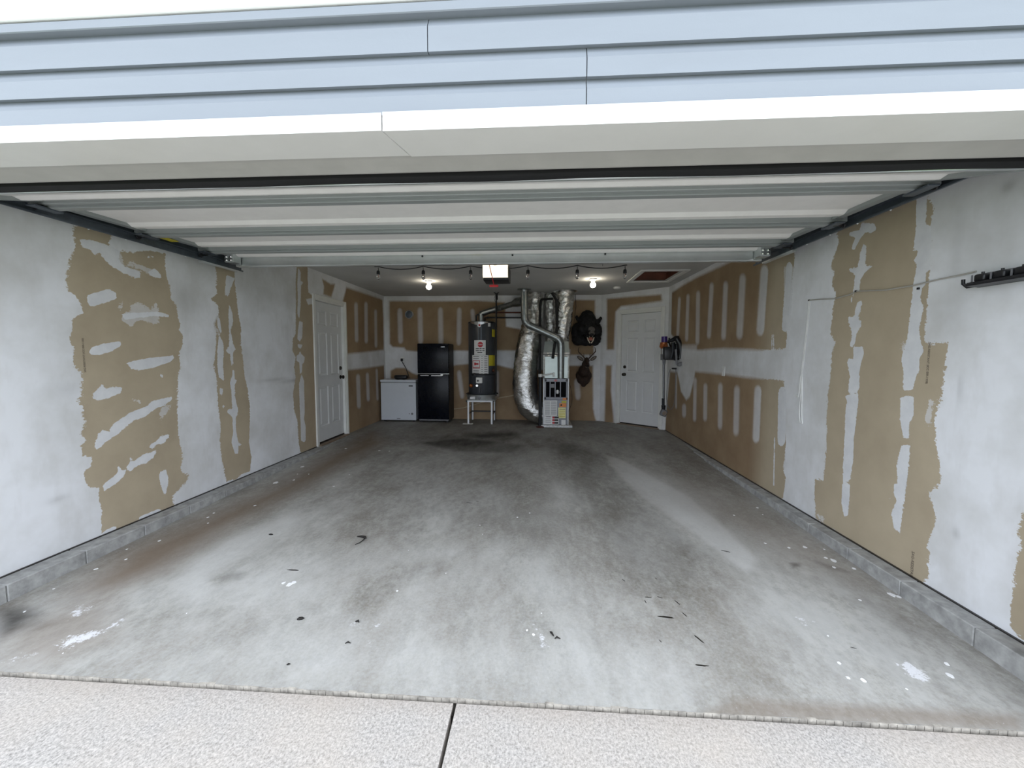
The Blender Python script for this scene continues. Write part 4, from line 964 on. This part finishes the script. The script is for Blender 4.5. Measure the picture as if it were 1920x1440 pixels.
for y, lb, m in ((586, 'upper reddish water line running right from the water heater', COPPERP), (595.5, 'lower black water line running right from the water heater', DARK)):
    o = at(915, y, 7.8); wp = thing('water_pipe', lb, 'pipe', o, group='water lines above the heater')
    MB().tube([Vector((-.06, 0, -.07)), Vector((-.06, 0, -.005)), Vector((0, 0, 0)), at(978, y, 7.8)-o], .014, 8).build('pipe_run', m, wp, 50)
    for p in (Vector((0, 0, 0)), at(931, y, 7.8)-o): MB().ball(p, .023, u=10, v=8).build('fitting', DARK, wp, 50)
o = at(893, 596, WY); nip = thing('inlet_elbow', 'black insulated inlet pipe on the left top of water heater', 'pipe', o)
MB().tube([Vector((0, 0, -.09)), Vector((0, 0, .04)), Vector((.02, 0, .06)), Vector((.07, 0, .06))], .016, 10).build('elbow', DARK, nip, 50)
# condensate line along the back wall
o = at(853, 766, YB-.02); dl = thing('drain_line', 'thin tan drain line sagging along the back wall', 'pipe', o)
MB().tube([p-o for p in (at(800, 768, YB-.02), at(853, 767, YB-.02), at(870, 764.5, YB-.02), at(930, 747, YB-.02), at(965, 741, YB-.02), at(985, 736, YB-.02))], .011, 8).build('tubing', M('cream_tubing', (.50, .40, .27), .5), dl, 50)

# ------------------------------------------------------------------ foil ducts
def foil_duct(label, pl, rad, seed, loc=None, n=90, amp=.016, collar=True):
    o = pl[-1]; t = thing('foil_duct', label, 'duct', o, group='foil ducts beside the furnace')
    pts0 = bend([p-o for p in pl], 8, .4)
    # resample
    L = [0]
    for a, c in zip(pts0, pts0[1:]): L.append(L[-1]+(c-a).length)
    pts, rr = [], []
    for i in range(n+1):
        s = L[-1]*i/n; k = max(j for j in range(len(L)) if L[j] <= s+1e-9); k = min(k, len(pts0)-2)
        u = (s-L[k])/max(1e-6, L[k+1]-L[k]); pts.append(pts0[k].lerp(pts0[k+1], u))
        f = i/n*(len(rad)-1); j = min(int(f), len(rad)-2); rr.append(rad[j]+(rad[j+1]-rad[j])*(f-j))
    sm = []
    for i in range(len(pts)):
        lo, hi = max(0, i-4), min(len(pts), i+5); sm.append(sum(pts[lo:hi], Vector())/(hi-lo))
    pts = [pts[0]]+sm[1:-1]+[pts[-1]]
    def fn(q, i, ang, p):
        r1 = noise.ridged_multi_fractal(Vector((math.cos(ang)*1.6+seed, math.sin(ang)*1.6, i*.16)), 1, 2, 3, 1, 2)
        r2 = noise.noise(Vector((math.cos(ang)*4+seed, math.sin(ang)*4, i*.5)))
        return q + amp*(r1-.9)*.8 + amp*.5*r2
    MB().tube(pts, rr, 44, True, fn).build('sleeve', FOIL, t, 85)
    if collar:
        MB().lathe([(rr[0]+.05, -.002), (rr[0]+.055, -.012), (rr[0]+.01, -.03), (rr[0]-.02, -.02)], pts[0], 30).build('taped_collar', FOIL, t, 30)
    return t
Cz = lambda x, Y: Vector((at(x, 600, Y).x, Y, H-.004))
foil_duct('widest silver foil duct, hanging left of the furnace and curving into its base', [Cz(1004, 7.72), at(998, 610, 7.66), at(986, 670, 7.6), at(983, 735, 7.55), at(994, 771, 7.53), at(1030, 776, 7.55)], [.16, .17, .21, .215, .225, .22, .20], 1, amp=.018)
foil_duct('narrow dark silver duct behind, between the two bigger foil ducts', [Cz(1032, 7.84), at(1033, 600, 7.8), at(1036, 652, 7.72)], [.13, .125, .12], 5, n=50)
foil_duct('bright crumpled foil duct right of centre, dropping to the furnace plenum', [Cz(1059, 7.48), at(1056, 600, 7.48), at(1050, 650, 7.5)], [.165, .155, .13], 9, n=60, amp=.02)

# ------------------------------------------------------------------ furnace
UY = 7.25; ux0, ux1, uz0, uz1 = px_box(1018.5, 1066, 709.5, 797, UY); w = ux1-ux0; uz0 = .045
fu = thing('furnace', 'upright grey gas furnace with coloured labels and louvred top panel', 'furnace', (ux0, UY, 0))
MB().box(0, w, .02, .55, uz0, uz1, .004).build('cabinet', FURN, fu)
MB().box(0, .022, 0, .03, uz0, uz1, .003).box(w-.022, w, 0, .03, uz0, uz1, .003).build('corner_trim', FURNT, fu)
zl = lambda y: at(1040, y, UY).z
xl = lambda x: at(x, 750, UY).x-ux0
# upper panel frame with three bars over a dark opening
zt0, zt1 = zl(749), uz1-.005
up = MB().box(.024, w-.024, .0, .018, zt1-.055, zt1, .002).box(.024, w-.024, 0, .018, zt0, zt0+.04, .002).box(.024, .05, 0, .018, zt0, zt1).box(w-.05, w-.024, 0, .018, zt0, zt1).build('upper_panel', FURN, fu)
for x in (1031.2, 1040.7, 1050.6): MB().box(xl(x)-.008, xl(x)+.008, 0, .016, zt0+.03, zt1-.05).build('bar', FURN, up)
MB().box(.03, w-.03, .019, .025, zt0+.02, zt1-.03).build('opening', MATTEB, fu)
MB().lathe([(.035, 0), (.035, .01), (.02, .014)], (xl(1045), .018, zl(735)), 16, '-y').build('inner_motor', GREYP, fu)
MB().box(xl(1036)-.03, xl(1036)+.03, .006, .019, zl(727), zl(720)).build('control_box', GREYP, fu)
MB().box(xl(1043.5), xl(1047), .0, .018, zl(738), zl(731), .003).build('inner_tag', PAPERW, fu)
for x in (.045, w-.045): MB().lathe([(.018, 0), (.018, .006)], (x, 0, zt1-.028), 14, '-y').build('screw_knob', BLACKP, up)
eo = MB(); eo.lathe([(.030, 0), (.030, .003)], (0, 0, 0), 22, '-y')
for v in eo.bm.verts: v.co.z *= .55
em = eo.build('maker_badge', REDI, up); em.location = (xl(1041.5), 0, zl(713.5))
text('Rheem', 'badge_text', .020, PAPERW, em, (0, -.0045, 0), (PI/2, 0, 0))
lp = MB().box(.024, w-.024, 0, .018, uz0+.004, zt0-.006, .002).build('lower_panel', FURN, fu)
def lab(name, m, x0, x1, y0, y1, y=-.002, par=lp): return MB().box(xl(x0), xl(x1), y, y+.003, zl(y1), zl(y0)).build(name, m, par)
a = lab('info_label', PAPERW, 1020.5, 1044.5, 751, 780)
for yy in range(753, 779, 2):
    lab('print_line', GREYP, 1022, 1031, yy, yy+.7, -.003, a); lab('print_line', GREYP, 1033, 1043, yy, yy+.7, -.003, a)
a = lab('diagram_label', PAPERW, 1020.5, 1048, 780.5, 796)
for yy in (781, 786, 791): 
    lab('danger_bar', INK, 1038, 1047, yy, yy+3.6, -.003, a); lab('danger_patch', REDI, 1036, 1040, yy, yy+3.6, -.004, a)
lab('print_line', INK, 1024, 1033, 781, 782, -.003, a)
for yy in (785, 788, 791): lab('print_line', GREYP, 1023, 1033, yy, yy+.8, -.003, a)
lab('orange_sticker', ORANGE, 1055, 1062, 746, 750, -.004); lab('yellow_sticker', YEL, 1053, 1062, 751.5, 755.5)
a = lab('orange_warning_label', ORANGE, 1049, 1062, 756, 763); lab('print_line', INK, 1051, 1054, 758, 761, -.003, a)
a = lab('energy_label', PALEY, 1047, 1061, 764, 784)
for yy in (766.5, 770, 774, 777, 780): lab('print_line', INK if yy < 768 else YEL, 1049, 1060, yy, yy+1, -.003, a)
lab('white_sticker', PAPERW, 1053, 1061, 787, 797)
MB().box(-.035, w+.065, -.04, .56, 0, .043, .006).build('base_pad', M('light_foil_pad', (.55, .56, .56), .35, .4, var=.25, sc=30), fu)
# coil cabinet over the furnace: sheet-metal front with foil-taped edges, dark plenum, side shadow
ZP = zl(666)
cc = thing('coil_cabinet', 'grey sheet-metal coil box with shiny taped edges atop furnace', 'cabinet', (ux0, UY, uz1)); hz = ZP-uz1
MB().box(.0, w, .03, .50, .001, hz, .004).build('box', PLEN, cc)
def tape(x0, x1, z0, z1, ver):
    b = MB(); n = 40; prv = None
    for k in range(n+1):
        f = k/n; j = .004+.006*noise.noise(Vector((f*14, x0*9, z0*5))); e = .004*noise.noise(Vector((f*9, 4, x1*7)))
        if ver: c = [(x0-e, .032), (x0-e, .016-j), ((x0+x1)/2, .012-j*1.5), (x1+e, .016-j), (x1+e, .032)]; ring = [b.bm.verts.new((u, v, z0+(z1-z0)*f)) for u, v in c]
        else: c = [(z0-e, .032), (z0-e, .016-j), ((z0+z1)/2, .012-j*1.5), (z1+e, .016-j), (z1+e, .032)]; ring = [b.bm.verts.new((x0+(x1-x0)*f, v, u)) for u, v in c]
        if prv:
            for q in range(5): b.bm.faces.new((prv[q], prv[(q+1) % 5], ring[(q+1) % 5], ring[q]))
        else: b.bm.faces.new(ring)
        prv = ring
    b.bm.faces.new(prv[::-1])
    return b.build('foil_tape', TAPE, cc)
tape(-.002, .028, .0, hz, True); tape(w-.028, w+.002, .0, hz, True); tape(.03, w-.03, hz-.028, hz, False); tape(.0, w, hz+.015, hz+.045, False)
b = MB(); zt = zl(640)-uz1; V = b.bm.verts.new
A = [V((-.0, .03, hz+.04)), V((w, .03, hz+.04)), V((w, .5, hz+.04)), V((0, .5, hz+.04))]; B = [V((.02, .08, zt)), V((w-.02, .08, zt)), V((w-.02, .46, zt)), V((.02, .46, zt))]
for k in range(4): b.bm.faces.new((A[k], A[(k+1) % 4], B[(k+1) % 4], B[k]))
b.bm.faces.new(A[::-1]); b.bm.faces.new(B); b.build('plenum', PLEN, cc)
# refrigerant lines, strap, condensate post
o = at(1012, 706, 7.30); t = thing('refrigerant_line', 'thick black insulated line beside the widest foil duct', 'pipe', o)
MB().tube(bend([p-o for p in (at(1036, 560, 7.5), at(1013, 561, 7.42), at(1012.5, 640, 7.34), at(1011.5, 706, 7.32))], 5, .2), [.012]*7+[.014]*6+[.034]*2 if False else .022, 10).build('insulation', RUBBER, t, 50)
o = at(1036, 675, 7.3); t = thing('hanging_strap', 'black strap hanging behind the flue and over the coil box', 'strap', o)
MB().tube([p-o for p in (at(1035, 549, 7.36), at(1043, 562, 7.36), at(1044.5, 610, 7.34), at(1041, 640, 7.30), at(1036.5, 672, 7.22))], .024, 8).build('webbing', RUBBER, t, 50)
o = onfloor(1012.5, 801); t = thing('condensate_post', 'black vertical pipe with white cap standing at furnace left corner', 'pipe', o)
zc = at(1012.5, 705, o.y).z
MB().tube([(0, 0, 0), (0, 0, zc)], .030, 16).build('post', DARK, t, 50)
MB().tube([(0, 0, zc-.015), (0, 0, zc+.035)], .037, 16).build('cap', WHITEP, t, 50)
MB().lathe([(.075, 0), (.075, .012), (.035, .03)], (0, 0, 0), 20).build('floor_flange', M('rusty_flange', (.07, .02, .015), .7), t, 40)
MB().tube([Vector((.035, 0, zc+.01)), at(1033, 701.5, o.y)-o, at(1035, 700, o.y)-o], .012, 8).box(.215, .245, -.015, .015, zc-.01, zc+.06, .003).build('pvc_arm', WHITEP, t, 50)
o = at(1070, 730, 7.5); t = thing('thermostat_wire', 'thin dark wire looping down right side of the furnace', 'wire', o)
MB().tube(bend([p-o for p in (at(1067, 716, 7.4), at(1072, 735, 7.5), at(1073, 752, 7.5), at(1066.5, 772, 7.4))], 5, .4), .004, 6).build('strand', DARK, t)
o = at(1084, 552, 7.9); t = thing('ceiling_wire', 'thin dark wire dropping from ceiling beside the bright duct', 'wire', o)
MB().tube([p-o for p in (at(1079, 550, 7.9), at(1080, 575, 7.9), at(1076, 605, 7.9), at(1073, 630, 7.9))], .004, 6).build('strand', DARK, t)

# ------------------------------------------------------------------ bear and deer mounts
BY = YB-.02
o = at(1100, 620, BY); bt = thing('bear_mount', 'black bear head mount with open mouth on back wall', 'taxidermy', o)
def q3(x, y, fwd_): p = at(x, y, BY-fwd_); return Vector((p.x, BY-fwd_, p.z))
B = [('b', q3(1083.5, 622, .06), (.125, .10, .175)), ('b', q3(1116.5, 621, .06), (.125, .10, .175)), ('b', q3(1084, 635, .05), (.12, .09, .135)), ('b', q3(1115, 635, .05), (.12, .09, .135)), ('b', q3(1100, 639, .05), (.20, .08, .10)),
     ('b', q3(1101, 603, .10), (.165, .13, .215)), ('b', q3(1101, 606, .18), (.15, .15, .15)), ('b', q3(1104, 612, .27), (.115, .12, .115)), ('b', q3(1107, 620, .36), (.058, .11, .052)), ('b', q3(1092, 618, .22), (.09, .09, .10)), ('b', q3(1117, 618, .22), (.08, .09, .10)),
     ('b', q3(1107, 638, .30), (.062, .09, .034)), ('t', [q3(1090, 604, .10), q3(1083, 598, .12), q3(1080, 593, .13)], [.05, .035, .030]), ('t', [q3(1115, 606, .10), q3(1123, 601, .12), q3(1127.5, 595, .13)], [.06, .042, .026]), ('b', q3(1105, 630, .22), (.08, .08, .08))]
blob('head_and_shoulders', B, BEARF, bt, .012, 3, o, .012)
blob('muzzle', [('b', q3(1109, 618, .39), (.064, .085, .058)), ('b', q3(1109.5, 625, .44), (.056, .055, .040))], MUZZ, bt, .008, 3, o)
blob('nose', [('b', q3(1109.5, 627.5, .495), (.038, .024, .026))], RUBBER, bt, .006, 2, o)
blob('mouth', [('b', q3(1107.5, 635.5, .42), (.044, .05, .036))], PINK, bt, .006, 2, o)
b = MB()
for s in (-1, 1): b.tube([q3(1107.5+s*6.4, 632.5, .46)-o, q3(1107.5+s*4.8, 638, .46)-o, q3(1107.5+s*1.0, 643.5, .46)-o], .010, 8)
b.build('lower_lip', TOOTH, bt, 60)
b = MB()
for s in (-1, 1):
    p = q3(1108+s*2.6, 630, .49)-o; b.tube([p, p+Vector((0, 0, -.028))], [.006, .001], 6); p = q3(1107.5+s*2.6, 638, .48)-o; b.tube([p, p+Vector((0, 0, .022))], [.005, .001], 6)
b.build('teeth', TOOTH, bt)
b = MB()
for x in (1099, 1112): b.ball(q3(x, 610, .375)-o, .011, u=10, v=8)
b.build('eyes', BRONZE, bt, 60)
o = at(1096, 700, BY); dt = thing('deer_mount', 'dark brown deer head mount with antlers below the bear', 'taxidermy', o)
B = [('b', q3(1094.5, 704, .05), (.155, .06, .13)), ('b', q3(1094, 713, .05), (.125, .06, .09)), ('b', q3(1094, 721, .04), (.05, .04, .05)), ('b', q3(1095, 696, .11), (.11, .10, .12)), ('b', q3(1098, 685, .18), (.075, .09, .10)),
     ('b', q3(1100, 676, .24), (.052, .085, .060)), ('b', q3(1101, 682, .32), (.036, .075, .042)), ('b', q3(1101.3, 686.5, .40), (.030, .045, .030))]
blob('head_and_neck', B, DEERF, dt, .010, 3, o, .003)
for s, ex, ey in ((-1, 1088, 672), (1, 1112.8, 672)):
    e = q3(ex, ey, .20)-o; rt = Matrix.Rotation(s*.95, 3, 'Y')
    MB().ball(e, (.030, .014, .070), rt, 14, 10).build('ear', DEERF, dt, 60)
    MB().ball(e+Vector((0, -.010, 0)), (.019, .008, .056), rt, 12, 8).build('inner_ear', DEERL, dt, 60)
MB().ball(q3(1101, 688, .37)-o, (.034, .05, .018), None, 14, 10).build('chin_patch', DEERL, dt, 60)
MB().ball(q3(1101.4, 685.6, .44)-o, (.018, .014, .014), None, 12, 8).build('nose', RUBBER, dt, 60)
b = MB()
for x in (1095.5, 1105): b.ball(q3(x, 676.5, .285)-o, .010, u=10, v=8)
b.build('eyes', BRONZE, dt, 60)
for s in (-1, 1):
    X0 = 1100.5
    def qa(dx, y, f): return q3(X0+s*dx, y, f)-o
    main = [qa(4, 672, .21), qa(7, 668.5, .20), qa(11, 664.5, .20), qa(15, 660.5, .22), qa(16.3, 657, .25), qa(15.5, 653, .27), qa(14, 650.5, .28)]
    b = MB().tube(main, [.013, .012, .011, .010, .008, .006, .003], 8).tube([qa(6, 669.5, .20), qa(5.6, 665, .215), qa(6.0, 661.5, .22)], [.008, .006, .002], 7)
    if s > 0: b.tube([qa(14.8, 660.5, .22), qa(17, 659.0, .25)], [.008, .003], 7)
    b.build('antler', ANTL, dt, 60)

# ------------------------------------------------------------------ stick vacuum, its dock and attachments on the right wall
VX, VY = 2.06, 6.72
def vpt(x, y, Y=VY): return at(x, y, Y)
o = vpt(1245, 700); vc = thing('stick_vacuum', 'purple and orange stick vacuum hanging beside the entry door', 'vacuum', o)
ax = lambda y: Vector((0, 0, (vpt(1245, y)-o).z)); shift = lambda x, y: vpt(x, y)-o
def vt_(name, m, ya, yb, x, ra, rb=None, seg=18):
    return MB().tube([shift(x, ya), shift(x, (ya+yb)/2), shift(x, yb)], [ra, (ra+(rb or ra))/2, rb or ra], seg).build(name, m, vc, 40)
vt_('battery_cyclone', PURPLE, 631, 642, 1245.8, .045, .047); vt_('cyclone_ring', COPPER, 642, 653.5, 1244.5, .058, .050)
b = MB()
for k in range(10):
    a = 2*PI*k/10; p = shift(1244.5, 649); b.tube([p+Vector((math.cos(a)*.05, math.sin(a)*.05, .03)), p+Vector((math.cos(a)*.056, math.sin(a)*.056, -.02))], .012, 8)
b.build('cyclone_cones', COPPER, vc, 50)
vt_('dust_bin', CHROME, 653.5, 664, 1243.5, .038); vt_('bin_base', GREYP, 664, 675, 1242.8, .036)
vt_('neck', GREYP, 675, 683, 1245, .026, .020); vt_('wand', M('grey_metal_wand', (.16, .16, .17), .3, .8), 683, 748, 1244.5, .017); vt_('wand_collar', DARK, 747, 760, 1243.5, .022)
vt_('head_joint', DARK, 760, 768, 1244, .034, .028)
MB().box(-.05, .05, -.045, .045, -.055, .055, .02, Matrix.Translation(shift(1244, 774)) @ Matrix.Rotation(.35, 4, 'Y'), 2).build('floor_head', GREYP, vc, 60)
MB().lathe([(.035, 0), (.035, .01)], shift(1244, 774)+Vector((0, -.045, 0)), 14, '-y').build('roller_cap', CHROME, vc)
MB().tube([shift(1249, 640), shift(1256, 643)+Vector((0, .03, 0)), shift(1259, 655), shift(1252, 668)], .014, 8).build('handle', DARK, vc, 50)
o = at(1266, 660, 6.55); dk = thing('vacuum_dock', 'black wall dock crowded with vacuum attachments', 'dock', o)
dp_ = lambda x, y, Y=6.55: at(x, y, Y)-o
MB().box(-.17, .09, -.02, .10, dp_(1266, 675).z, dp_(1266, 650).z, .02, None, 2).build('dock_plate', BLACKP, dk, 40)
MB().tube([dp_(1253, 640), dp_(1260, 638), dp_(1267, 634), dp_(1272, 634)], [.02, .03, .038, .035], 12).build('crevice_tool', DARK, dk, 50)
MB().tube([dp_(1268, 634, 6.5), dp_(1275, 645, 6.5), dp_(1277, 660, 6.5), dp_(1274, 672, 6.5)], [.035, .045, .045, .03], 12).build('motor_brush', BLACKP, dk, 50)
MB().tube([dp_(1262, 642), dp_(1262, 658), dp_(1258, 672)], [.03, .035, .03], 10).tube([dp_(1269, 645), dp_(1268, 662), dp_(1266, 676)], [.025, .03, .02], 10).build('small_tools', DARK, dk, 50)
MB().tube([dp_(1267, 655, 6.45), dp_(1268, 668, 6.45), dp_(1269, 684, 6.45)], [.02, .016, .014], 10).build('soft_tool', GREYP, dk, 50)
MB().box(-.06, .06, -.04, .04, -.028, .028, .02, Matrix.Translation(dp_(1277, 682, 6.45)) @ Matrix.Rotation(-.4, 4, 'Y'), 2).build('brush_head', GREYP, dk, 60)
for x, y in ((1254, 637), (1264, 652), (1271, 668)): MB().box(-.012, .012, -.03, -.01, -.03, .03, .004, Matrix.Translation(dp_(x, y))).build('clip', DARK, dk)
o = at(1264, 691, 6.6); vcb = thing('charger_cable', 'thin grey charger cable hanging in a loop under the dock', 'cable', o)
MB().tube(bend([p-o for p in (at(1257, 692, 6.65), at(1252, 705, 6.65), at(1249, 752, 6.65), at(1256, 770, 6.65), at(1265, 760, 6.65), at(1267, 700, 6.65), at(1267, 692, 6.6))], 6, .4), .0045, 6).build('wire', GREYP, vcb)
MB().box(-.035, .035, -.02, .02, -.012, .012, .005).build('plug', BLACKP, vcb)

# ------------------------------------------------------------------ right wall fittings
q = on(1357, 696, 0, XR); MB().box(-.008, 0, -.037, .037, -.058, .058, .003).box(-.013, -.007, -.018, .018, -.04, .04, .003).build('outlet', WHITEP, None, label='white outlet on the right wall in the compound band', category='outlet').location = q
RX = XR-.006
def rw(x, y, off=0): return on(x, y, 0, RX-off)
o = rw(1517, 563); wc_ = thing('opener_wire', 'thin white wire stapled along the right wall, ending in loops', 'wire', o)
MB().tube([p-o for p in (rw(1517, 563), rw(1540, 561), rw(1565, 560), rw(1592, 553), rw(1606, 546), rw(1660, 544), rw(1715, 535), rw(1760, 524), rw(1800, 516), rw(1830, 509))], .0045, 6).build('upper_run', M('beige_wire', (.42, .40, .36), .5), wc_)
MB().tube([p-o for p in (rw(1517, 563), rw(1514, 600), rw(1507, 660), rw(1502, 705))], .0045, 6).tube([p-o for p in (rw(1519, 566), rw(1516, 600), rw(1509, 660), rw(1504, 705))], .0035, 6).build('drop', WHITEP, wc_)
MB().tube(bend([p-o for p in (rw(1501, 705), rw(1499.5, 730), rw(1497, 745), rw(1492, 743), rw(1494, 741))], 4, .3), .006, 6).tube(bend([p-o for p in (rw(1503, 705), rw(1502, 735), rw(1498.5, 770), rw(1500, 793), rw(1504.5, 795), rw(1503, 775), rw(1504, 735), rw(1504, 706))], 5, .3), .0055, 6).build('tied_loops', WHITEP, wc_)
for x, y in ((1517, 563), (1605, 546), (1722, 541)):
    MB().box(-.006, .004, -.006, .006, -.006, .006, .001).build('staple', DARK, wc_).location = rw(x, y)-o
# black tool rack
ya, yb = rw(1816, 520, .05).y, 1.72; zc = 1.665
o = Vector((XR, (ya+yb)/2, zc)); tr = thing('tool_rack', 'long black wall rack with spring grips high on right wall', 'rack', o); hl = (ya-yb)/2
MB().box(-.022, -.001, -hl, hl, -.035, .03, .005).build('back_rail', BLACKP, tr)
MB().prism([(-.022, -.035), (-.075, -.030), (-.080, -.022), (-.070, -.012), (-.022, -.01)], -hl+.02, hl-.01, lambda p, t: Vector((p[0], t, p[1]))).build('lower_shelf', BLACKP, tr)
MB().tube([(-.03, hl-.01, -.025), (-.04, hl+.02, -.028), (-.045, hl+.035, -.01), (-.045, hl+.036, .012)], .008, 8).build('end_hook', BLACKP, tr, 50)
k = 0; y = hl-.05
while y > -hl+.03:
    g = MB().box(-.062, -.020, y-.028, y+.022, -.012, .024, .008, None, 2).build('grip', BLACKP, tr, 50)
    MB().box(-.066, -.060, y+.024, y+.028, -.014, .022).build('grip_divider', GREYP, g)
    MB().tube([(-.03, y+.01, .022), (-.03, y+.01, .036)], .006, 8).build('hook_tip', BLACKP, g, 50)
    y -= .085

# ------------------------------------------------------------------ ceiling lights, opener, string lights, detector
for px, py, lb in ((804, 527, 'left bare glowing bulb in a white holder near back of the ceiling'), (1112, 523, 'right bare glowing bulb in a white holder near back of the ceiling')):
    q = on(px, py, 2, H); t = thing('ceiling_lamp', lb, 'lamp', (q.x, q.y, H), group='bare bulb ceiling lamps')
    MB().lathe([(.058, 0), (.058, -.012), (.040, -.024), (.026, -.040), (.024, -.046)], (0, 0, 0), 24).build('lamp_holder', PORC, t, 40)
    MB().lathe([(.016, -.044), (.020, -.052), (.036, -.068), (.044, -.088), (.040, -.108), (.026, -.124), (.006, -.131)], (0, 0, 0), 22).build('bulb', BULB, t, 60)
q = on(1157, 538, 2, H); t = thing('smoke_detector', 'round white smoke detector on the ceiling near entry door', 'detector', (q.x, q.y, H))
MB().lathe([(.062, 0), (.065, -.010), (.060, -.024), (.045, -.034), (.01, -.036)], (0, 0, 0), 24).build('housing', PORC, t, 40)
OY = 5.0; a, c = at(905, 497, OY), at(952, 519, OY)
op = thing('door_opener', 'garage door opener with glowing lens hanging from the ceiling', 'opener', ((a.x+c.x)/2, OY, H)); hw = (c.x-a.x)/2; zt, zb = a.z-H, c.z-H
MB().box(-hw-.004, hw+.012, .03, .34, zb-.03, zt, .012, None, 2).build('housing', DARK, op, 40)
MB().prism([(.0, zt), (-.0, zb+.02), (.025, zb), (.05, zb-.012), (.05, zt)], -hw, hw, lambda p, t: Vector((t, p[0], p[1]))).build('light_lens', LENS, op)
for x in (-hw*.8, hw*.8): MB().box(x-.012, x+.012, .18, .184, zt-.02, 0, .0).build('hanger_strap', GALV, op)
MB().box(-.02, .02, -(OY-1.70), .06, zt-.005, zt+.025, .003).build('rail', GALVD, op)
MB().box(-.035, .035, -1.0, -.9, zt-.03, zt-.004, .004).build('trolley', DARK, op)
q = at(926, 536, OY-.9); o = Vector((op.location.x, OY-.95, H))
rh = thing('release_handle', 'red emergency release handle dangling below the opener', 'handle', (q.x, OY-.9, q.z))
MB().box(-.045, .045, -.008, .008, -.012, .012, .006, None, 2).build('grip', REDH, rh, 60)
MB().tube([(0, 0, .01), (op.location.x-q.x, -.04, H+zt-.02-q.z)], .004, 6).build('rope', REDH, rh)
SY = 5.02
sp = [709, 793.5, 882.5, 990, 1082.5, 1172]; sw = thing('string_light_wire', 'black string-light wire looping along the ceiling behind the door', 'wire', (-.25, SY, H-.05)); o = Vector((-.25, SY, H-.05))
pts = []
zhang = at(900, 500, SY).z
for i, (x0, x1) in enumerate(zip([702]+sp, sp+[1176])):
    for k in range(8):
        t = k/8; x = x0+(x1-x0)*t; p = at(x, 500, SY); sag = .035*4*t*(1-t)*(0 if i in (0, 6) else 1); pts.append(Vector((p.x, SY, at(x, 498.5-(x-940)*.006, SY).z-sag))-o)
MB().tube(pts, .006, 6).build('cable', BLACKP, sw, 60)
b = MB()
for x in (706, 832, 1130): p = at(x, 499, SY)-o; b.tube([p, Vector((p.x, p.y, .05))], .003, 6)
b.build('hooks', DARK, sw)
names = ['far left', 'second from left', 'third from left, just left of the opener', 'fourth from left, right of the opener', 'second from right', 'far right']
for i, x in enumerate(sp):
    y0 = 499.5-(x-940)*.006; p = at(x, y0, SY); z0 = 0
    if i == 0:
        t0 = t = thing('string_light_bulb', 'unlit clear string-light bulb, ' + names[0], 'bulb', p, group='string-light bulbs under the ceiling')
        MB().tube([(0, 0, -.004), (.002, 0, -.045)], .004, 6).build('drop_cord', BLACKP, t)
        MB().lathe([(.012, -.042), (.020, -.052), (.022, -.085), (.018, -.092)], (0, 0, 0), 14).build('socket', BLACKP, t, 40)
        MB().lathe([(.012, -.090), (.020, -.105), (.024, -.125), (.018, -.145), (.004, -.156)], (0, 0, 0), 14).build('glass_bulb', GLASS, t, 60)
        MB().tube([(0, 0, -.092), (.004, 0, -.12), (-.004, 0, -.13)], .002, 5).build('filament', COPPER, t)
    else: dup(t0, p-Vector(t0.location), 'unlit clear string-light bulb, ' + names[i], 'string-light bulbs under the ceiling')

# ------------------------------------------------------------------ small debris on the floor
def leaf(name, label, cat, x, y, shapes, mat=LEAF):
    p = onfloor(x, y); s = p.y/CF; b = MB()
    for sh in shapes: b.tube([(dx*s, -dy*s*1.6, .003+dz) for dx, dy, dz in sh[0]], [r*s for r in sh[1]], 7)
    o = b.build(name, mat, None, 60); o.location = (p.x, p.y, fz(p.y)+.001); tag(o, label, cat); return o
leaf('dried_leaf', 'curled black dried leaf with a long stem mid-floor', 'leaf', 682, 1008, [([(-14, -1, 0), (-4, 0, .004), (4, 2, .006), (8, 4, .004)], [.8, 2.2, 2.6, .8]), ([(2, 1, 0), (6, 8, .004), (3, 16, .002), (-3, 20, 0)], [.8, 1.1, .9, .6])])
leaf('leaf_fragment', 'small dark oval chip on floor left of centre', 'leaf', 563, 1162, [([(-6, 1, 0), (-2, 0, .002), (3, -1, .002), (7, -2, 0)], [1., 3.2, 3.0, .8])])
leaf('leaf_fragment', 'tiny black chip closest to the driveway edge', 'leaf', 541, 1247, [([(-3, 1, 0), (0, 0, .002), (3, -1, 0)], [.8, 1.8, .6])])
leaf('leaf_fragment', 'curled black scrap beside the white paint splash, upper piece', 'leaf', 1035, 1189, [([(-4, -3, 0), (-1, 0, .004), (3, 5, .002)], [.8, 2.2, .9])])
leaf('leaf_fragment', 'curled black scrap beside the white paint splash, lower piece', 'leaf', 1045, 1198, [([(-5, 1, 0), (-1, -1, .004), (6, 1, .001)], [.9, 1.9, .7])])
leaf('leaf_fragment', 'small black curl below the paint patches at left', 'leaf', 653, 1207, [([(-6, 1, 0), (-1, -1, .003), (5, 0, 0)], [.8, 1.6, .6])])
leaf('leaf_fragment', 'small black crumb just above the lower left paint patches', 'leaf', 670, 1167, [([(-4, 0, 0), (1, -1, .003), (4, 1, 0)], [1., 2.2, .9])])
leaf('leaf_fragment', 'tiny dark chip on floor nearest the left curb', 'leaf', 508, 1003, [([(-4, 0, 0), (0, 0, .001), (4, 0, 0)], [1., 1.8, .8])])
bpy.context.view_layer.update()
